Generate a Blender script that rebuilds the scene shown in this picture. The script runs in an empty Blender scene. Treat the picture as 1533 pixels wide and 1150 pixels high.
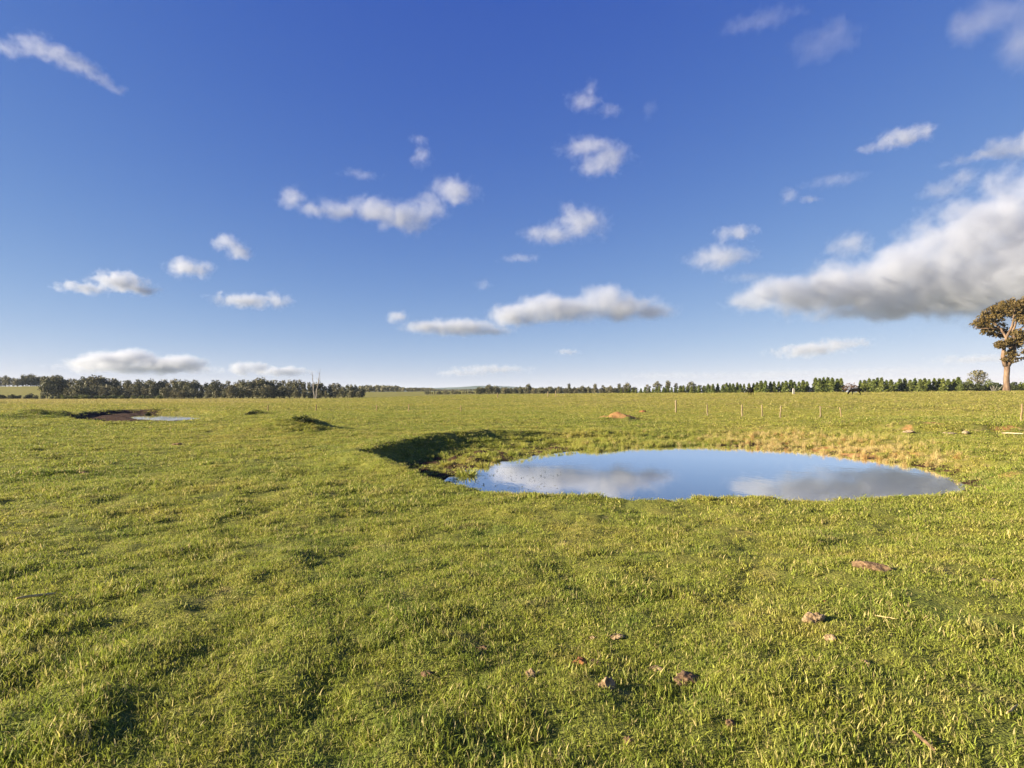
import bpy, bmesh, math, random
import numpy as np
from mathutils import Vector, Matrix, Euler

sc = bpy.context.scene
C = sc.collection
rng = np.random.default_rng(7)
random.seed(7)
PI = math.pi

# ------------------------------------------------------------------ camera
W, H_, F, HOR = 1533, 1150, 852.0, 589.0
EYE = 1.7
cam = bpy.data.cameras.new('camera')
co = bpy.data.objects.new('camera', cam); C.objects.link(co); sc.camera = co
cam.sensor_width = 36; cam.lens = 36 * F / W; cam.clip_start = .05; cam.clip_end = 60000
PITCH = math.atan((HOR - H_ / 2) / F)
co.location = (0, 0, EYE); co.rotation_euler = (PI / 2 + PITCH, 0, 0)

# ------------------------------------------------------------------ sky and sun
EL, AZ = math.radians(16), math.radians(-103)
SUN = Vector((math.sin(AZ) * math.cos(EL), math.cos(AZ) * math.cos(EL), math.sin(EL)))
w = bpy.data.worlds.new('World'); sc.world = w; w.use_nodes = True
nt = w.node_tree; bg = nt.nodes['Background']
sk = nt.nodes.new('ShaderNodeTexSky'); sk.sky_type = 'NISHITA'; sk.sun_disc = False
sk.sun_elevation = EL; sk.sun_rotation = AZ
sk.air_density = .55; sk.dust_density = 0.0; sk.ozone_density = 3.0
sp = nt.nodes.new('ShaderNodeSeparateColor'); cb = nt.nodes.new('ShaderNodeCombineColor')
nt.links.new(sk.outputs[0], sp.inputs[0])
GRADE = [(1.08, 1.6, .82), (.91, 1.4, .62), (1.33, .35, 0)]     # response of the film per channel: a clear, deep blue day
for i, (a, g, k) in enumerate(GRADE):
    p = nt.nodes.new('ShaderNodeMath'); p.operation = 'POWER'; p.inputs[1].default_value = g
    q = nt.nodes.new('ShaderNodeMath'); q.operation = 'MULTIPLY'; q.inputs[1].default_value = a
    nt.links.new(sp.outputs[i], p.inputs[0]); nt.links.new(p.outputs[0], q.inputs[0])
    e = nt.nodes.new('ShaderNodeMath'); e.operation = 'MULTIPLY_ADD'; e.inputs[1].default_value = k; e.inputs[2].default_value = 1
    f = nt.nodes.new('ShaderNodeMath'); f.operation = 'DIVIDE'; nt.links.new(sp.outputs[i], e.inputs[0])
    nt.links.new(q.outputs[0], f.inputs[0]); nt.links.new(e.outputs[0], f.inputs[1]); nt.links.new(f.outputs[0], cb.inputs[i])
nt.links.new(cb.outputs[0], bg.inputs[0]); bg.inputs[1].default_value = .076
sl = bpy.data.lights.new('sun', 'SUN'); so = bpy.data.objects.new('sun', sl); C.objects.link(so)
sl.energy = 5; sl.angle = math.radians(.5); sl.color = (1, .84, .60)
so.rotation_euler = SUN.to_track_quat('Z', 'Y').to_euler()
sc.view_settings.view_transform = 'Standard'; sc.view_settings.look = 'None'
sc.view_settings.exposure = 1.97; sc.view_settings.gamma = 1

# ------------------------------------------------------------------ numpy noise
def _h(ix, iy, s):
    n = (ix.astype(np.int64) * 374761393 + iy.astype(np.int64) * 668265263 + s * 1442695041) & 0xffffffff
    n = ((n ^ (n >> 13)) * 1274126177) & 0xffffffff
    n = ((n ^ (n >> 16)) * 2246822519) & 0xffffffff
    return ((n ^ (n >> 15)) & 0xffffff) / float(0xffffff)
def vnoise(x, y, s=0):
    ix = np.floor(x); iy = np.floor(y); fx = x - ix; fy = y - iy
    u = fx * fx * fx * (fx * (fx * 6 - 15) + 10); v = fy * fy * fy * (fy * (fy * 6 - 15) + 10)
    a, b, c, d = _h(ix, iy, s), _h(ix + 1, iy, s), _h(ix, iy + 1, s), _h(ix + 1, iy + 1, s)
    return a + (b - a) * u + (c - a) * v + (a - b - c + d) * u * v
def fbm(x, y, s=0, o=4, g=.5):
    t = 0; a = 1; n = 0
    for k in range(o):
        t = t + a * vnoise(x * 2 ** k + k * 17.3, y * 2 ** k - k * 9.1, s + k); n += a; a *= g
    return t / n
def sstep(a, b, x):
    t = np.clip((x - a) / (b - a), 0, 1); return t * t * (3 - 2 * t)

# ------------------------------------------------------------------ terrain
US = (np.array([-400, 0, 500, 620, 720, 900, 1100, 1300, 1533, 2200]) - W / 2) / F
YS = np.array([597, 597, 597, 594, 591.5, 590, 590, 588.5, 586.5, 585])
DR = np.array([280, 280, 280, 290, 270, 200, 140, 140, 140, 140.])
ZR = EYE - (YS - HOR) / F * DR

def plane_pt(px, py, z):
    d = (EYE - z) * F / (py - HOR); return ((px - W / 2) / F * d, d)

ZW = -.5                                           # water level of the near pond
ZW2 = -.42
PC = np.array([4.6, 16.8])
def polar(pts, c):
    p = np.array(pts) - c
    th = np.arctan2(p[:, 1], p[:, 0]); r = np.hypot(p[:, 0], p[:, 1]); o = np.argsort(th)
    th, r = th[o], r[o]
    return np.concatenate([th - 2 * PI, th, th + 2 * PI]), np.tile(r, 3)
WATER = [plane_pt(*p, ZW) for p in [(694, 724), (716, 708), (760, 697), (805, 688), (850, 681), (905, 676), (960, 671.5), (1040, 668.5), (1120, 671.5),
         (1200, 679), (1260, 686), (1310, 692), (1365, 700), (1400, 708), (1428, 724), (1426, 738)]] + [(8, 11.3), (5, 10.8), (2.5, 10.9), (.5, 11.6), (-.6, 12.7)]
RIM = [(-4.4, 16.3), (-4.35, 17.8), (-3.9, 19.8), (-3.05, 22.3), (-.8, 25), (2, 26.3), (4.2, 26.8), (7.5, 27.3), (10.7, 27.3), (13.2, 25.9), (14.4, 23), (14.2, 19), (13, 15.8),
       (11.8, 13.4), (10.6, 11.6), (9, 10.5), (7, 9.95), (4.6, 9.75), (1.6, 9.85), (0, 10.3), (-1.1, 11.2), (-2.6, 13.2), (-3.8, 14.8)]
WT, WR = polar(WATER, PC); RT, RR = polar(RIM, PC)
PC2 = np.array([-.63 * 47.5, 47.5]); A2 = math.atan2(-.63, 1.0)   # second pond, lying along the view

def pond_t(x, y):
    """0 at the rim, 1 at the water's edge, >1 in the water"""
    th = np.arctan2(y - PC[1], x - PC[0]); r = np.hypot(x - PC[0], y - PC[1])
    wob = (fbm(x * .9, y * .9, 31, 3) - .5) * .9
    rw = np.interp(th, WT, WR) + .25 * wob; rr = np.interp(th, RT, RR) + .8 * wob * .6
    return (rr - r) / (rr - rw), th
def pond2_t(x, y):
    dx, dy = x - PC2[0], y - PC2[1]
    la = dx * math.cos(A2) - dy * math.sin(A2); lo = dx * math.sin(A2) + dy * math.cos(A2)
    wob = (fbm(x * .5, y * .5, 41, 3) - .5) * .08
    e = np.hypot(la / 5.6, lo / 16.5) + wob
    return (1 - e) / (.20 + .12 * sstep(-1.0, 3.5, la))
def lat2(x, y): return (x - PC2[0]) * math.cos(A2) - (y - PC2[1]) * math.sin(A2)

def bump(x, y, cx, cy, ax, ay, h, skew=0):
    dx = (x - cx) / ax; dy = (y - cy) / ay
    dx = np.where(dx > 0, dx * (1 + skew), dx * (1 - skew * .35))
    q = dx * dx + dy * dy
    return h * np.exp(-q * 1.2)

SANDC = plane_pt(926, 628, 0.0)
def macro(x, y):
    x = np.asarray(x, float); y = np.asarray(y, float)
    u = x / np.maximum(np.abs(y), 20.)
    zr = np.interp(u, US, ZR); dr = np.interp(u, US, DR)
    z = zr * sstep(28, 1, 1) if False else zr * sstep(.18, 1.0, y / dr)
    z = z + 3.6 * sstep(330, 620, y) * sstep(-.42, -.24, u) * sstep(.10, -.05, u)
    z = z + 8.5 * sstep(325, 470, y) * sstep(-.70, -.80, u)
    return z
def Hf(x, y, micro=True):
    x = np.asarray(x, float); y = np.asarray(y, float)
    r = np.hypot(x, y)
    z = macro(x, y)
    # broad swell and hummocks of the grazed turf
    near = np.clip(1.15 - r / 160, .25, 1)
    dp = np.hypot(x - PC[0], y - PC[1]); calm = sstep(11, 22, dp)
    z = z + (fbm(x * .07, y * .07, 3, 2) - .5) * .30 * sstep(3, 16, r) * calm - .12 * (1 - calm) * sstep(4, 8, y)
    # mounds
    z = z + bump(x, y, -10.3, 27.3, 2.6, 1.7, .62, .55) * (.75 + .5 * fbm(x * 1.3, y * 1.3, 8, 3))
    z = z + bump(x, y, -20.8, 46.0, .8, .8, .42, .4)
    z = z + bump(x, y, SANDC[0], SANDC[1], 1.45, 1.1, .50, .1) * (.55 + .9 * fbm(x * 1.6, y * 1.6, 9, 3))
    z = z + bump(x, y, PC2[0] - 3.4, PC2[1] - 6.5, 2.2, 5.0, .50, .3) * (.6 + .8 * fbm(x * .8, y * .8, 10, 3))
    # low scarp behind the pond on the right
    sy = 26.6 + 1.2 * (fbm(x * .25, x * 0 + 3, 12, 3) - .5) * 4 - .12 * (x - 18)
    z = z + .28 * sstep(sy - .35, sy + .35, y) * sstep(13, 19, x) * (1 - sstep(sy + 4, sy + 14, y))
    # ponds
    t, th = pond_t(x, y)
    tt = np.clip(t, 0, 1)
    lf = sstep(3, -1.5, x)
    z = z + .22 * lf * np.exp(-((t + .04) / .22) ** 2) * sstep(11, 14, y)
    drop = 1 - (1 - tt) ** (1.6 + 3.4 * lf + 1.6 * sstep(20, 23, y) * sstep(7, 3, x) * (1 - lf))
    fl = z * (1 - drop) + drop * ZW + lf * .20 * (1 - tt) * drop * sstep(.4, .8, tt)
    bk = np.maximum(lf, sstep(20, 23, y) * sstep(7, 3, x))     # the broken, hoof-cut banks
    fl = fl + bk * .40 * (fbm(x * 1.7, y * 1.7, 51, 4) - .52) * sstep(.15, .55, tt) * (1 - sstep(.7, .95, tt))
    z = np.where(t > 0, fl, z)
    z = np.where(t > 1, np.maximum(ZW - .5 * (t - 1), ZW - .8), z)
    t2 = pond2_t(x, y); q = np.clip(t2, 0, 1); dr2 = 1 - (1 - q) ** 2
    z = np.where(t2 > 0, z * (1 - dr2) + dr2 * ZW2, z)
    la = lat2(x, y); lo = (x - PC2[0]) * math.sin(A2) + (y - PC2[1]) * math.cos(A2)
    e2 = np.hypot((la - 1.5) / 3.1, (lo - 4.5) / 9.0) + (fbm(x * .6, y * .6, 43, 3) - .5) * .3
    z = np.where(t2 > 1, ZW2 + np.clip((e2 - 1) * .4, -.4, .10), z)
    if micro:
        a = (1 - .85 * np.clip(np.maximum(t, 0) - .7, 0, .3) / .3) * np.where(t > 1, .3, 1)
        n1 = fbm(x * .55 + .2 * y, y * .8, 21, 3); n2 = fbm(x * 2.1, y * 2.4, 25, 3)
        rid = 1 - np.abs(2 * vnoise(x * .38 + y * .1, y * .55, 29) - 1)
        z = z + a * near * ((n1 - .5) * (.07 + .08 * sstep(6, 13, r)) + (n2 - .5) * .11 + (fbm(x * 5.2, y * 5.6, 27, 2) - .5) * .03 + (rid ** 3) * .07 * sstep(.45, .7, vnoise(x * .12, y * .12, 30)))
    return z
def H1(x, y): return float(Hf(np.array([x]), np.array([y]))[0])

CR = Matrix.Rotation(PITCH, 3, 'X')
def ray(px, py):
    v = CR @ Vector(((px - W / 2) / F, 1.0, (H_ / 2 - py) / F)); return v
def hit(px, py, dmax=420):
    """point of the ground under a pixel of the photograph"""
    v = ray(px, py); d = np.exp(np.linspace(math.log(2.0), math.log(dmax), 5000))
    x, y, z = v.x * d, v.y * d, EYE + v.z * d
    g = Hf(x, y); k = np.nonzero(z <= g)[0]
    k = k[0] if len(k) else len(d) - 1
    return Vector((x[k], y[k], g[k]))
def at(px, y):
    """ground point in the column of a pixel at a known distance"""
    x = (px - W / 2) / F * y; return Vector((x, y, H1(x, y)))

# ------------------------------------------------------------------ object helpers
def tag(o, label=None, cat=None, group=None, kind=None):
    if label: o['label'] = label
    if cat: o['category'] = cat
    if group: o['group'] = group
    if kind: o['kind'] = kind
    return o
def link(name, me, mat=None, parent=None):
    o = bpy.data.objects.new(name, me); C.objects.link(o)
    if mat is not None and not me.materials: me.materials.append(mat)
    if parent is not None: o.parent = parent
    return o
def empty(name, loc, rz=0, s=1):
    o = bpy.data.objects.new(name, None); C.objects.link(o); o.location = loc; o.rotation_euler = (0, 0, rz); o.scale = (s, s, s)
    o.empty_display_size = .1
    return o
def npmesh(name, V, Fc, n=None, smooth=True, mat=None):
    """mesh from arrays; Fc (k,n)"""
    V = np.asarray(V, np.float32); Fc = np.asarray(Fc, np.int32); n = Fc.shape[1]
    me = bpy.data.meshes.new(name)
    me.vertices.add(len(V)); me.vertices.foreach_set('co', V.ravel())
    me.loops.add(Fc.size); me.loops.foreach_set('vertex_index', Fc.ravel())
    me.polygons.add(len(Fc)); me.polygons.foreach_set('loop_start', np.arange(0, Fc.size, n, dtype=np.int32))
    me.polygons.foreach_set('use_smooth', np.full(len(Fc), smooth))
    me.update(calc_edges=True); me.validate()
    if mat: me.materials.append(mat)
    return me
def fattr(me, name, vals):
    a = me.attributes.new(name, 'FLOAT', 'POINT'); a.data.foreach_set('value', np.asarray(vals, np.float32))
def tube(path, rad, seg=8, cap=True):
    """tapered tube along points"""
    V = []; Q = []
    n = len(path)
    for i, (p, r) in enumerate(zip(path, rad)):
        p = Vector(p)
        d = Vector(path[min(i + 1, n - 1)]) - Vector(path[max(i - 1, 0)]); d.normalize()
        a = d.orthogonal() if abs(d.z) < .9 else Vector((1, 0, 0)); a = (a - d * a.dot(d)).normalized(); b = d.cross(a)
        for k in range(seg):
            an = 2 * PI * k / seg; V.append(p + (a * math.cos(an) + b * math.sin(an)) * r)
    for i in range(n - 1):
        for k in range(seg):
            k2 = (k + 1) % seg; Q.append((i * seg + k, i * seg + k2, (i + 1) * seg + k2, (i + 1) * seg + k))
    return V, Q
class MB:
    def __init__(s): s.V = []; s.F = []
    def add(s, V, Fs):
        o = len(s.V); s.V += [tuple(v) for v in V]; s.F += [tuple(i + o for i in f) for f in Fs]; return s
    def tube(s, path, rad, seg=8):
        V, Q = tube(path, rad, seg); n = len(path)
        Q = Q + [tuple(reversed(range(seg))), tuple(range((n - 1) * seg, n * seg))]
        return s.add(V, Q)
    def mesh(s, name, mat=None, smooth=True):
        me = bpy.data.meshes.new(name); me.from_pydata(s.V, [], s.F)
        bm = bmesh.new(); bm.from_mesh(me); bmesh.ops.recalc_face_normals(bm, faces=bm.faces[:]); bm.to_mesh(me); bm.free(); me.update()
        me.polygons.foreach_set('use_smooth', np.full(len(me.polygons), smooth))
        if mat: me.materials.append(mat)
        return me

# ------------------------------------------------------------------ material helpers
def newmat(name):
    m = bpy.data.materials.new(name); m.use_nodes = True; n = m.node_tree; n.nodes.clear()
    return m, n
class NB:
    def __init__(s, tree): s.t = tree
    def n(s, typ, **kw):
        q = s.t.nodes.new(typ)
        for k, v in kw.items(): setattr(q, k, v)
        return q
    def l(s, a, b): s.t.links.new(a, b)
    def put(s, sock, v):
        if isinstance(v, bpy.types.NodeSocket): s.l(v, sock)
        else: sock.default_value = v
    def math(s, op, a, b=None, c=None, clamp=False):
        q = s.n('ShaderNodeMath', operation=op); q.use_clamp = clamp
        for i, v in enumerate((a, b, c)):
            if v is not None: s.put(q.inputs[i], v)
        return q.outputs[0]
    def mix(s, f, a, b):
        q = s.n('ShaderNodeMix', data_type='RGBA'); s.put(q.inputs[0], f)
        for i, v in ((6, a), (7, b)):
            s.put(q.inputs[i], v if isinstance(v, bpy.types.NodeSocket) else (*v, 1))
        return q.outputs[2]
    def noise(s, vec, scale, detail=3, rough=.5, dist=0):
        q = s.n('ShaderNodeTexNoise'); s.l(vec, q.inputs['Vector']); q.inputs['Scale'].default_value = scale
        q.inputs['Detail'].default_value = detail; q.inputs['Roughness'].default_value = rough; q.inputs['Distortion'].default_value = dist
        return q.outputs[0]
    def ramp(s, f, a, b):
        q = s.n('ShaderNodeMapRange'); q.interpolation_type = 'SMOOTHSTEP'; s.put(q.inputs[0], f); q.inputs[1].default_value = a; q.inputs[2].default_value = b
        return q.outputs[0]
    def attr(s, name, inst=False):
        q = s.n('ShaderNodeAttribute'); q.attribute_name = name; q.attribute_type = 'INSTANCER' if inst else 'GEOMETRY'
        return q.outputs['Fac']
    def out(s, surf=None, vol=None, disp=None):
        o = s.n('ShaderNodeOutputMaterial')
        if surf: s.l(surf, o.inputs['Surface'])
        if vol: s.l(vol, o.inputs['Volume'])
    def bsdf(s, col, rough=.8, spec=.3, bump=None, bstr=.3, bdist=.02):
        b = s.n('ShaderNodeBsdfPrincipled'); s.put(b.inputs['Base Color'], col if isinstance(col, bpy.types.NodeSocket) else (*col, 1))
        s.put(b.inputs['Roughness'], rough); b.inputs['Specular IOR Level'].default_value = spec
        if bump is not None:
            q = s.n('ShaderNodeBump'); q.inputs['Strength'].default_value = bstr; q.inputs['Distance'].default_value = bdist
            s.l(bump, q.inputs['Height']); s.l(q.outputs[0], b.inputs['Normal'])
        return b.outputs[0]

# colours of the turf, shared by the soil sheet and the blades
GREEN, LIME, YEL, STRAW, RUST, GOLD = (.135, .200, .030), (.250, .285, .042), (.35, .322, .066), (.54, .43, .20), (.36, .21, .07), (.38, .295, .060)
def turf_colour(b, pos, dry):
    n1 = b.noise(pos, .11, 3, .55); n2 = b.noise(pos, .75, 3, .6); n3 = b.noise(pos, 3.1, 2, .6)
    s = b.math('ADD', b.math('MULTIPLY', n1, .55), b.math('ADD', b.math('MULTIPLY', n2, .5), b.math('MULTIPLY', n3, .35)))
    c = b.mix(b.ramp(s, .50, .70), GREEN, LIME)
    c = b.mix(b.ramp(s, .66, .88), c, YEL)
    c = b.mix(b.math('MULTIPLY', dry, .62), c, GOLD)
    st = b.ramp(b.math('ADD', b.noise(pos, 1.7, 4, .65), b.math('MULTIPLY', dry, .22)), .58, .80)
    c = b.mix(b.math('MULTIPLY', st, .80), c, STRAW)
    return c

def make_ground_mat():
    m, n = newmat('turf_soil'); b = NB(n)
    pos = b.n('ShaderNodeNewGeometry').outputs['Position']
    dry = b.attr('dry')
    c = turf_colour(b, pos, dry)
    c = b.mix(.55, c, (.060, .050, .022))
    soil = b.mix(b.ramp(b.noise(pos, 2.3, 5, .65), .35, .7), (.030, .017, .011), (.075, .041, .024))  # soil darkened so shade of the pond banks is partly in the colour
    sand = b.mix(b.ramp(b.noise(pos, 3.0, 5, .65), .3, .7), (.28, .145, .055), (.40, .24, .10))
    edge = b.noise(pos, 1.9, 4, .7)
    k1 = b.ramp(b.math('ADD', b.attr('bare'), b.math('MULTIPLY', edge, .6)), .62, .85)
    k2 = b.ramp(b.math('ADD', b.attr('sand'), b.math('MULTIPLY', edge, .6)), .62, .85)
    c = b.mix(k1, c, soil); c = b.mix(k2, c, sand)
    bump = b.math('ADD', b.noise(pos, 9, 4, .7), b.noise(pos, 45, 3, .6))
    b.out(b.bsdf(c, .95, .1, bump, .6, .05))
    return m
def make_blade_mat(name, kind):
    m, n = newmat(name); b = NB(n)
    pos = b.n('ShaderNodeNewGeometry').outputs['Position']
    dry = b.attr('dry', True); rnd = b.n('ShaderNodeObjectInfo').outputs['Random']; bl = b.attr('bl')
    c = turf_colour(b, pos, dry)
    if kind == 'green':
        c = b.mix(b.math('MULTIPLY', b.ramp(bl, .70, .92), .85), c, STRAW)
        c = b.mix(b.math('MULTIPLY', b.ramp(b.math('FRACT', b.math('MULTIPLY', bl, 7.31)), .3, 1.0), .35), c, LIME)
        c = b.mix(b.math('MULTIPLY', b.ramp(rnd, .4, 1.0), .30), c, GREEN)
    elif kind == 'reed':
        c = b.mix(b.ramp(b.math('ADD', b.math('MULTIPLY', bl, .5), b.math('MULTIPLY', dry, .6)), .25, .75), c, STRAW)
        c = b.mix(b.math('MULTIPLY', b.ramp(rnd, .5, 1), b.ramp(dry, .3, .9)), c, RUST)
    br = b.math('MULTIPLY_ADD', b.math('FRACT', b.math('MULTIPLY', bl, 13.7)), .7, .65)
    hs = b.n('ShaderNodeHueSaturation'); b.l(br, hs.inputs['Value']); b.l(c, hs.inputs['Color']); c = hs.outputs[0]
    d = b.bsdf(c, .55, .25)
    t = b.n('ShaderNodeBsdfTranslucent'); b.l(c, t.inputs[0])
    mx = b.n('ShaderNodeMixShader'); mx.inputs[0].default_value = .42; b.l(d, mx.inputs[1]); b.l(t.outputs[0], mx.inputs[2])
    b.out(mx.outputs[0]); return m
def make_leaf_mat(name, a, c2, trans=.2):
    m, n = newmat(name); b = NB(n)
    rnd = b.n('ShaderNodeObjectInfo').outputs['Random']; pos = b.n('ShaderNodeTexCoord').outputs['Object']; bl = b.attr('bl')
    f = b.math('ADD', b.math('MULTIPLY', bl, .5), b.math('MULTIPLY', rnd, .5))
    c = b.mix(f, a, c2)
    br = b.math('MULTIPLY_ADD', b.noise(pos, .6, 2), 1.0, .5)
    hs = b.n('ShaderNodeHueSaturation'); b.l(br, hs.inputs['Value']); b.l(c, hs.inputs['Color']); c = hs.outputs[0]
    d = b.bsdf(c, .6, .25)
    t = b.n('ShaderNodeBsdfTranslucent'); b.l(c, t.inputs[0])
    mx = b.n('ShaderNodeMixShader'); mx.inputs[0].default_value = trans; b.l(d, mx.inputs[1]); b.l(t.outputs[0], mx.inputs[2])
    b.out(mx.outputs[0]); return m
def make_noise_mat(name, a, c2, scale, rough=.85, bump=.5, stretch=None, lo=.35, hi=.65, bdist=.02, spec=.2):
    m, n = newmat(name); b = NB(n)
    pos = b.n('ShaderNodeTexCoord').outputs['Object']
    if stretch:
        mp = b.n('ShaderNodeMapping'); mp.inputs['Scale'].default_value = stretch; b.l(pos, mp.inputs[0]); pos = mp.outputs[0]
    f = b.noise(pos, scale, 5, .65)
    b.out(b.bsdf(b.mix(b.ramp(f, lo, hi), a, c2), rough, spec, f, bump, bdist)); return m

M_GROUND = make_ground_mat()
M_BLADE = make_blade_mat('grass_blade', 'green'); M_REED = make_blade_mat('bank_grass_blade', 'reed')
M_GUM = make_leaf_mat('gum_leaf', (.055, .047, .014), (.135, .086, .026), .15)
M_WOOD = make_leaf_mat('woodland_leaf', (.080, .092, .048), (.165, .145, .080), .15)
M_CONI = make_leaf_mat('conifer_leaf', (.075, .110, .022), (.13, .145, .030), .15)
M_BUSH = make_leaf_mat('bush_leaf', (.060, .085, .020), (.130, .145, .030), .2)
M_DARKB = make_leaf_mat('dark_bush_leaf', (.030, .042, .016), (.060, .070, .024), .15)
M_RED = make_leaf_mat('bare_twig', (.085, .048, .030), (.12, .07, .04), .05)
M_BARK = make_noise_mat('gum_bark', (.075, .050, .035), (.20, .138, .095), 1.6, .9, .6, (1, 1, .25), bdist=.05)
M_BARK2 = make_noise_mat('dark_bark', (.05, .04, .03), (.11, .09, .07), 1.5, .9, .6, (1, 1, .3))
M_DEAD = make_noise_mat('dead_wood', (.17, .155, .135), (.29, .27, .24), 1.2, .85, .5, (1, 1, .2))
M_POST = make_noise_mat('post_wood', (.15, .12, .068), (.25, .20, .125), 6, .9, .5, (1, 1, .15))
M_POSTD = make_noise_mat('old_post_wood', (.16, .11, .06), (.30, .22, .13), 6, .9, .5, (1, 1, .15))
M_WHITE = make_noise_mat('white_paint', (.26, .25, .22), (.36, .35, .32), 4, .6, .2)
M_COW = make_noise_mat('black_hide', (.003, .003, .003), (.007, .006, .005), 5, 1.0, .2, spec=.03)
M_DUNG = make_noise_mat('dried_dung', (.070, .042, .024), (.21, .14, .08), 22, .95, 1.0, bdist=.02)
M_REDCL = make_noise_mat('red_clod', (.12, .05, .022), (.28, .13, .055), 22, .95, 1.0, bdist=.02)
M_PALE = make_noise_mat('pale_clod', (.12, .08, .042), (.36, .265, .16), 18, .95, 1.0, bdist=.02)
M_STICK = make_noise_mat('grey_stick', (.26, .20, .13), (.45, .38, .27), 30, .9, .6, (.15, 1, 1))
M_BLEACH = make_noise_mat('bleached_wood', (.42, .36, .27), (.62, .56, .45), 30, .9, .3)
M_STRAWS = make_noise_mat('dry_stalk', (.38, .29, .12), (.52, .42, .20), 30, .9, .3)
M_STONE = make_noise_mat('pale_stone', (.20, .155, .10), (.32, .26, .18), 8, .9, .8)

# ------------------------------------------------------------------ cows
def skin_mesh(name, verts, edges, rad, mat, sub=2):
    me = bpy.data.meshes.new(name); me.from_pydata(verts, edges, []); o = bpy.data.objects.new(name, me); C.objects.link(o)
    md = o.modifiers.new('skin', 'SKIN'); md.use_smooth_shade = True
    for i, v in enumerate(me.skin_vertices[0].data):
        r = rad[i]; v.radius = (r, r) if not isinstance(r, tuple) else r; v.use_root = (i == 0)
    s = o.modifiers.new('subdivision', 'SUBSURF'); s.levels = sub; s.render_levels = sub
    dg = bpy.context.evaluated_depsgraph_get(); out = bpy.data.meshes.new_from_object(o.evaluated_get(dg))
    bpy.data.objects.remove(o); out.name = name; out.materials.clear(); out.materials.append(mat)
    return out
def cow_body(head_down=False, turn=0.0):
    """a cow along +X, head at +X, feet at z=0; one continuous body"""
    V = []; E = []; R = []
    def v(p, r, par=None):
        V.append(p); R.append(r)
        if par is not None: E.append((par, len(V) - 1))
        return len(V) - 1
    hip = v((-.62, 0, 1.02), (.27, .33)); belly = v((-.15, 0, .93), (.31, .37), hip); chest = v((.42, 0, .97), (.28, .37), belly)
    rump = v((-.88, 0, 1.05), (.20, .22), hip)
    c, s = math.cos(turn), math.sin(turn)
    if head_down:
        pts = [((.74, 0, .90), (.17, .23)), ((1.02, .08 * s, .56), (.13, .16)), ((1.16, .14 * s, .30), (.12, .13)), ((1.26, .16 * s, .12), (.09, .09))]
    else:
        pts = [((.74, .02 * s, 1.12), (.17, .25)), ((.98, .16 * s, 1.30), (.13, .17)), ((1.10 + .05 * c, .28 * s, 1.30), (.12, .14)), ((1.22 + .16 * c, .52 * s, 1.12), (.085, .095))]
    p = chest
    for q, r in pts: p = v(q, r, p)
    for sy in (-1, 1):
        a = v((.46, .17 * sy, .66), .13, chest); a = v((.47, .19 * sy, .40), .075, a); a = v((.46, .19 * sy, .12), .05, a); v((.49, .19 * sy, .03), .062, a)
        a = v((-.62, .18 * sy, .74), .17, hip); a = v((-.52, .20 * sy, .56), .11, a); a = v((-.72, .20 * sy, .38), .068, a); a = v((-.68, .20 * sy, .12), .05, a); v((-.64, .20 * sy, .03), .062, a)
    t = v((-1.00, 0, .98), .05, rump); t = v((-1.03, 0, .70), .025, t); v((-1.03, 0, .42), .045, t)
    return V, E, R, pts
def make_cow(loc, rz, head_down, turn, label, s=1.0):
    V, E, R, pts = cow_body(head_down, turn)
    o = link('cow', skin_mesh('cow', V, E, R, M_COW)); o.location = loc; o.rotation_euler = (0, 0, rz); o.scale = (s, s, s)
    tag(o, label, 'cow', 'black cows on the far rise')
    hp = Vector(pts[2][0])
    for sy in (-1, 1):
        b = MB(); b.tube([hp + Vector((-.06, .10 * sy, .07)), hp + Vector((-.09, .20 * sy, .09)), hp + Vector((-.10, .29 * sy, .04))], [.03, .05, .012], 8)
        link('ear', b.mesh('ear', M_COW), None, o)
    return o
make_cow(at(1124, 108), math.radians(84), False, .5, 'black cow seen end-on, standing alone further from the trees', 1.05)
make_cow(at(1281, 106), math.radians(150), True, .2, 'black cow grazing side-on in front of the bare brown bush', 1.05)

# ------------------------------------------------------------------ ground sheet
def build_ground():
    nf, nb = 1040, 110
    a1 = np.linspace(-72, 72, nf, endpoint=False); a2 = np.linspace(72, 288, nb, endpoint=False)
    az = np.radians(np.concatenate([a1, a2])); na = len(az)
    r = [.35]
    while r[-1] < 9000:
        q = r[-1]
        st = .011 if 1.8 < q < 70 else (.018 if q < 400 else .05)
        r.append(q * (1 + st))
    r = np.array(r); nr = len(r)
    A, R = np.meshgrid(az, r); x = (R * np.sin(A)).ravel(); y = (R * np.cos(A)).ravel()
    z = Hf(x, y)
    V = np.stack([x, y, z], 1); V = np.vstack([V, [[0, 0, H1(0, 0)]]])
    i = np.arange(nr - 1)[:, None] * na; k = np.arange(na)[None, :]; k2 = (k + 1) % na
    Q = np.stack([i + k, i + k2, i + na + k2, i + na + k], -1).reshape(-1, 4)
    me = npmesh('ground', V, Q[:, ::-1], mat=M_GROUND)
    bm = bmesh.new(); bm.from_mesh(me); bm.verts.ensure_lookup_table(); c = bm.verts[len(V) - 1]
    for k in range(na):
        bm.faces.new((bm.verts[k], c, bm.verts[(k + 1) % na])).smooth = True
    bmesh.ops.recalc_face_normals(bm, faces=bm.faces[:]); bm.to_mesh(me); bm.free()
    bare, sand, dry = masks(V[:, 0].astype(float), V[:, 1].astype(float))
    fattr(me, 'bare', bare); fattr(me, 'sand', sand); fattr(me, 'dry', dry)
    return tag(link('ground', me), kind='structure')
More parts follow.
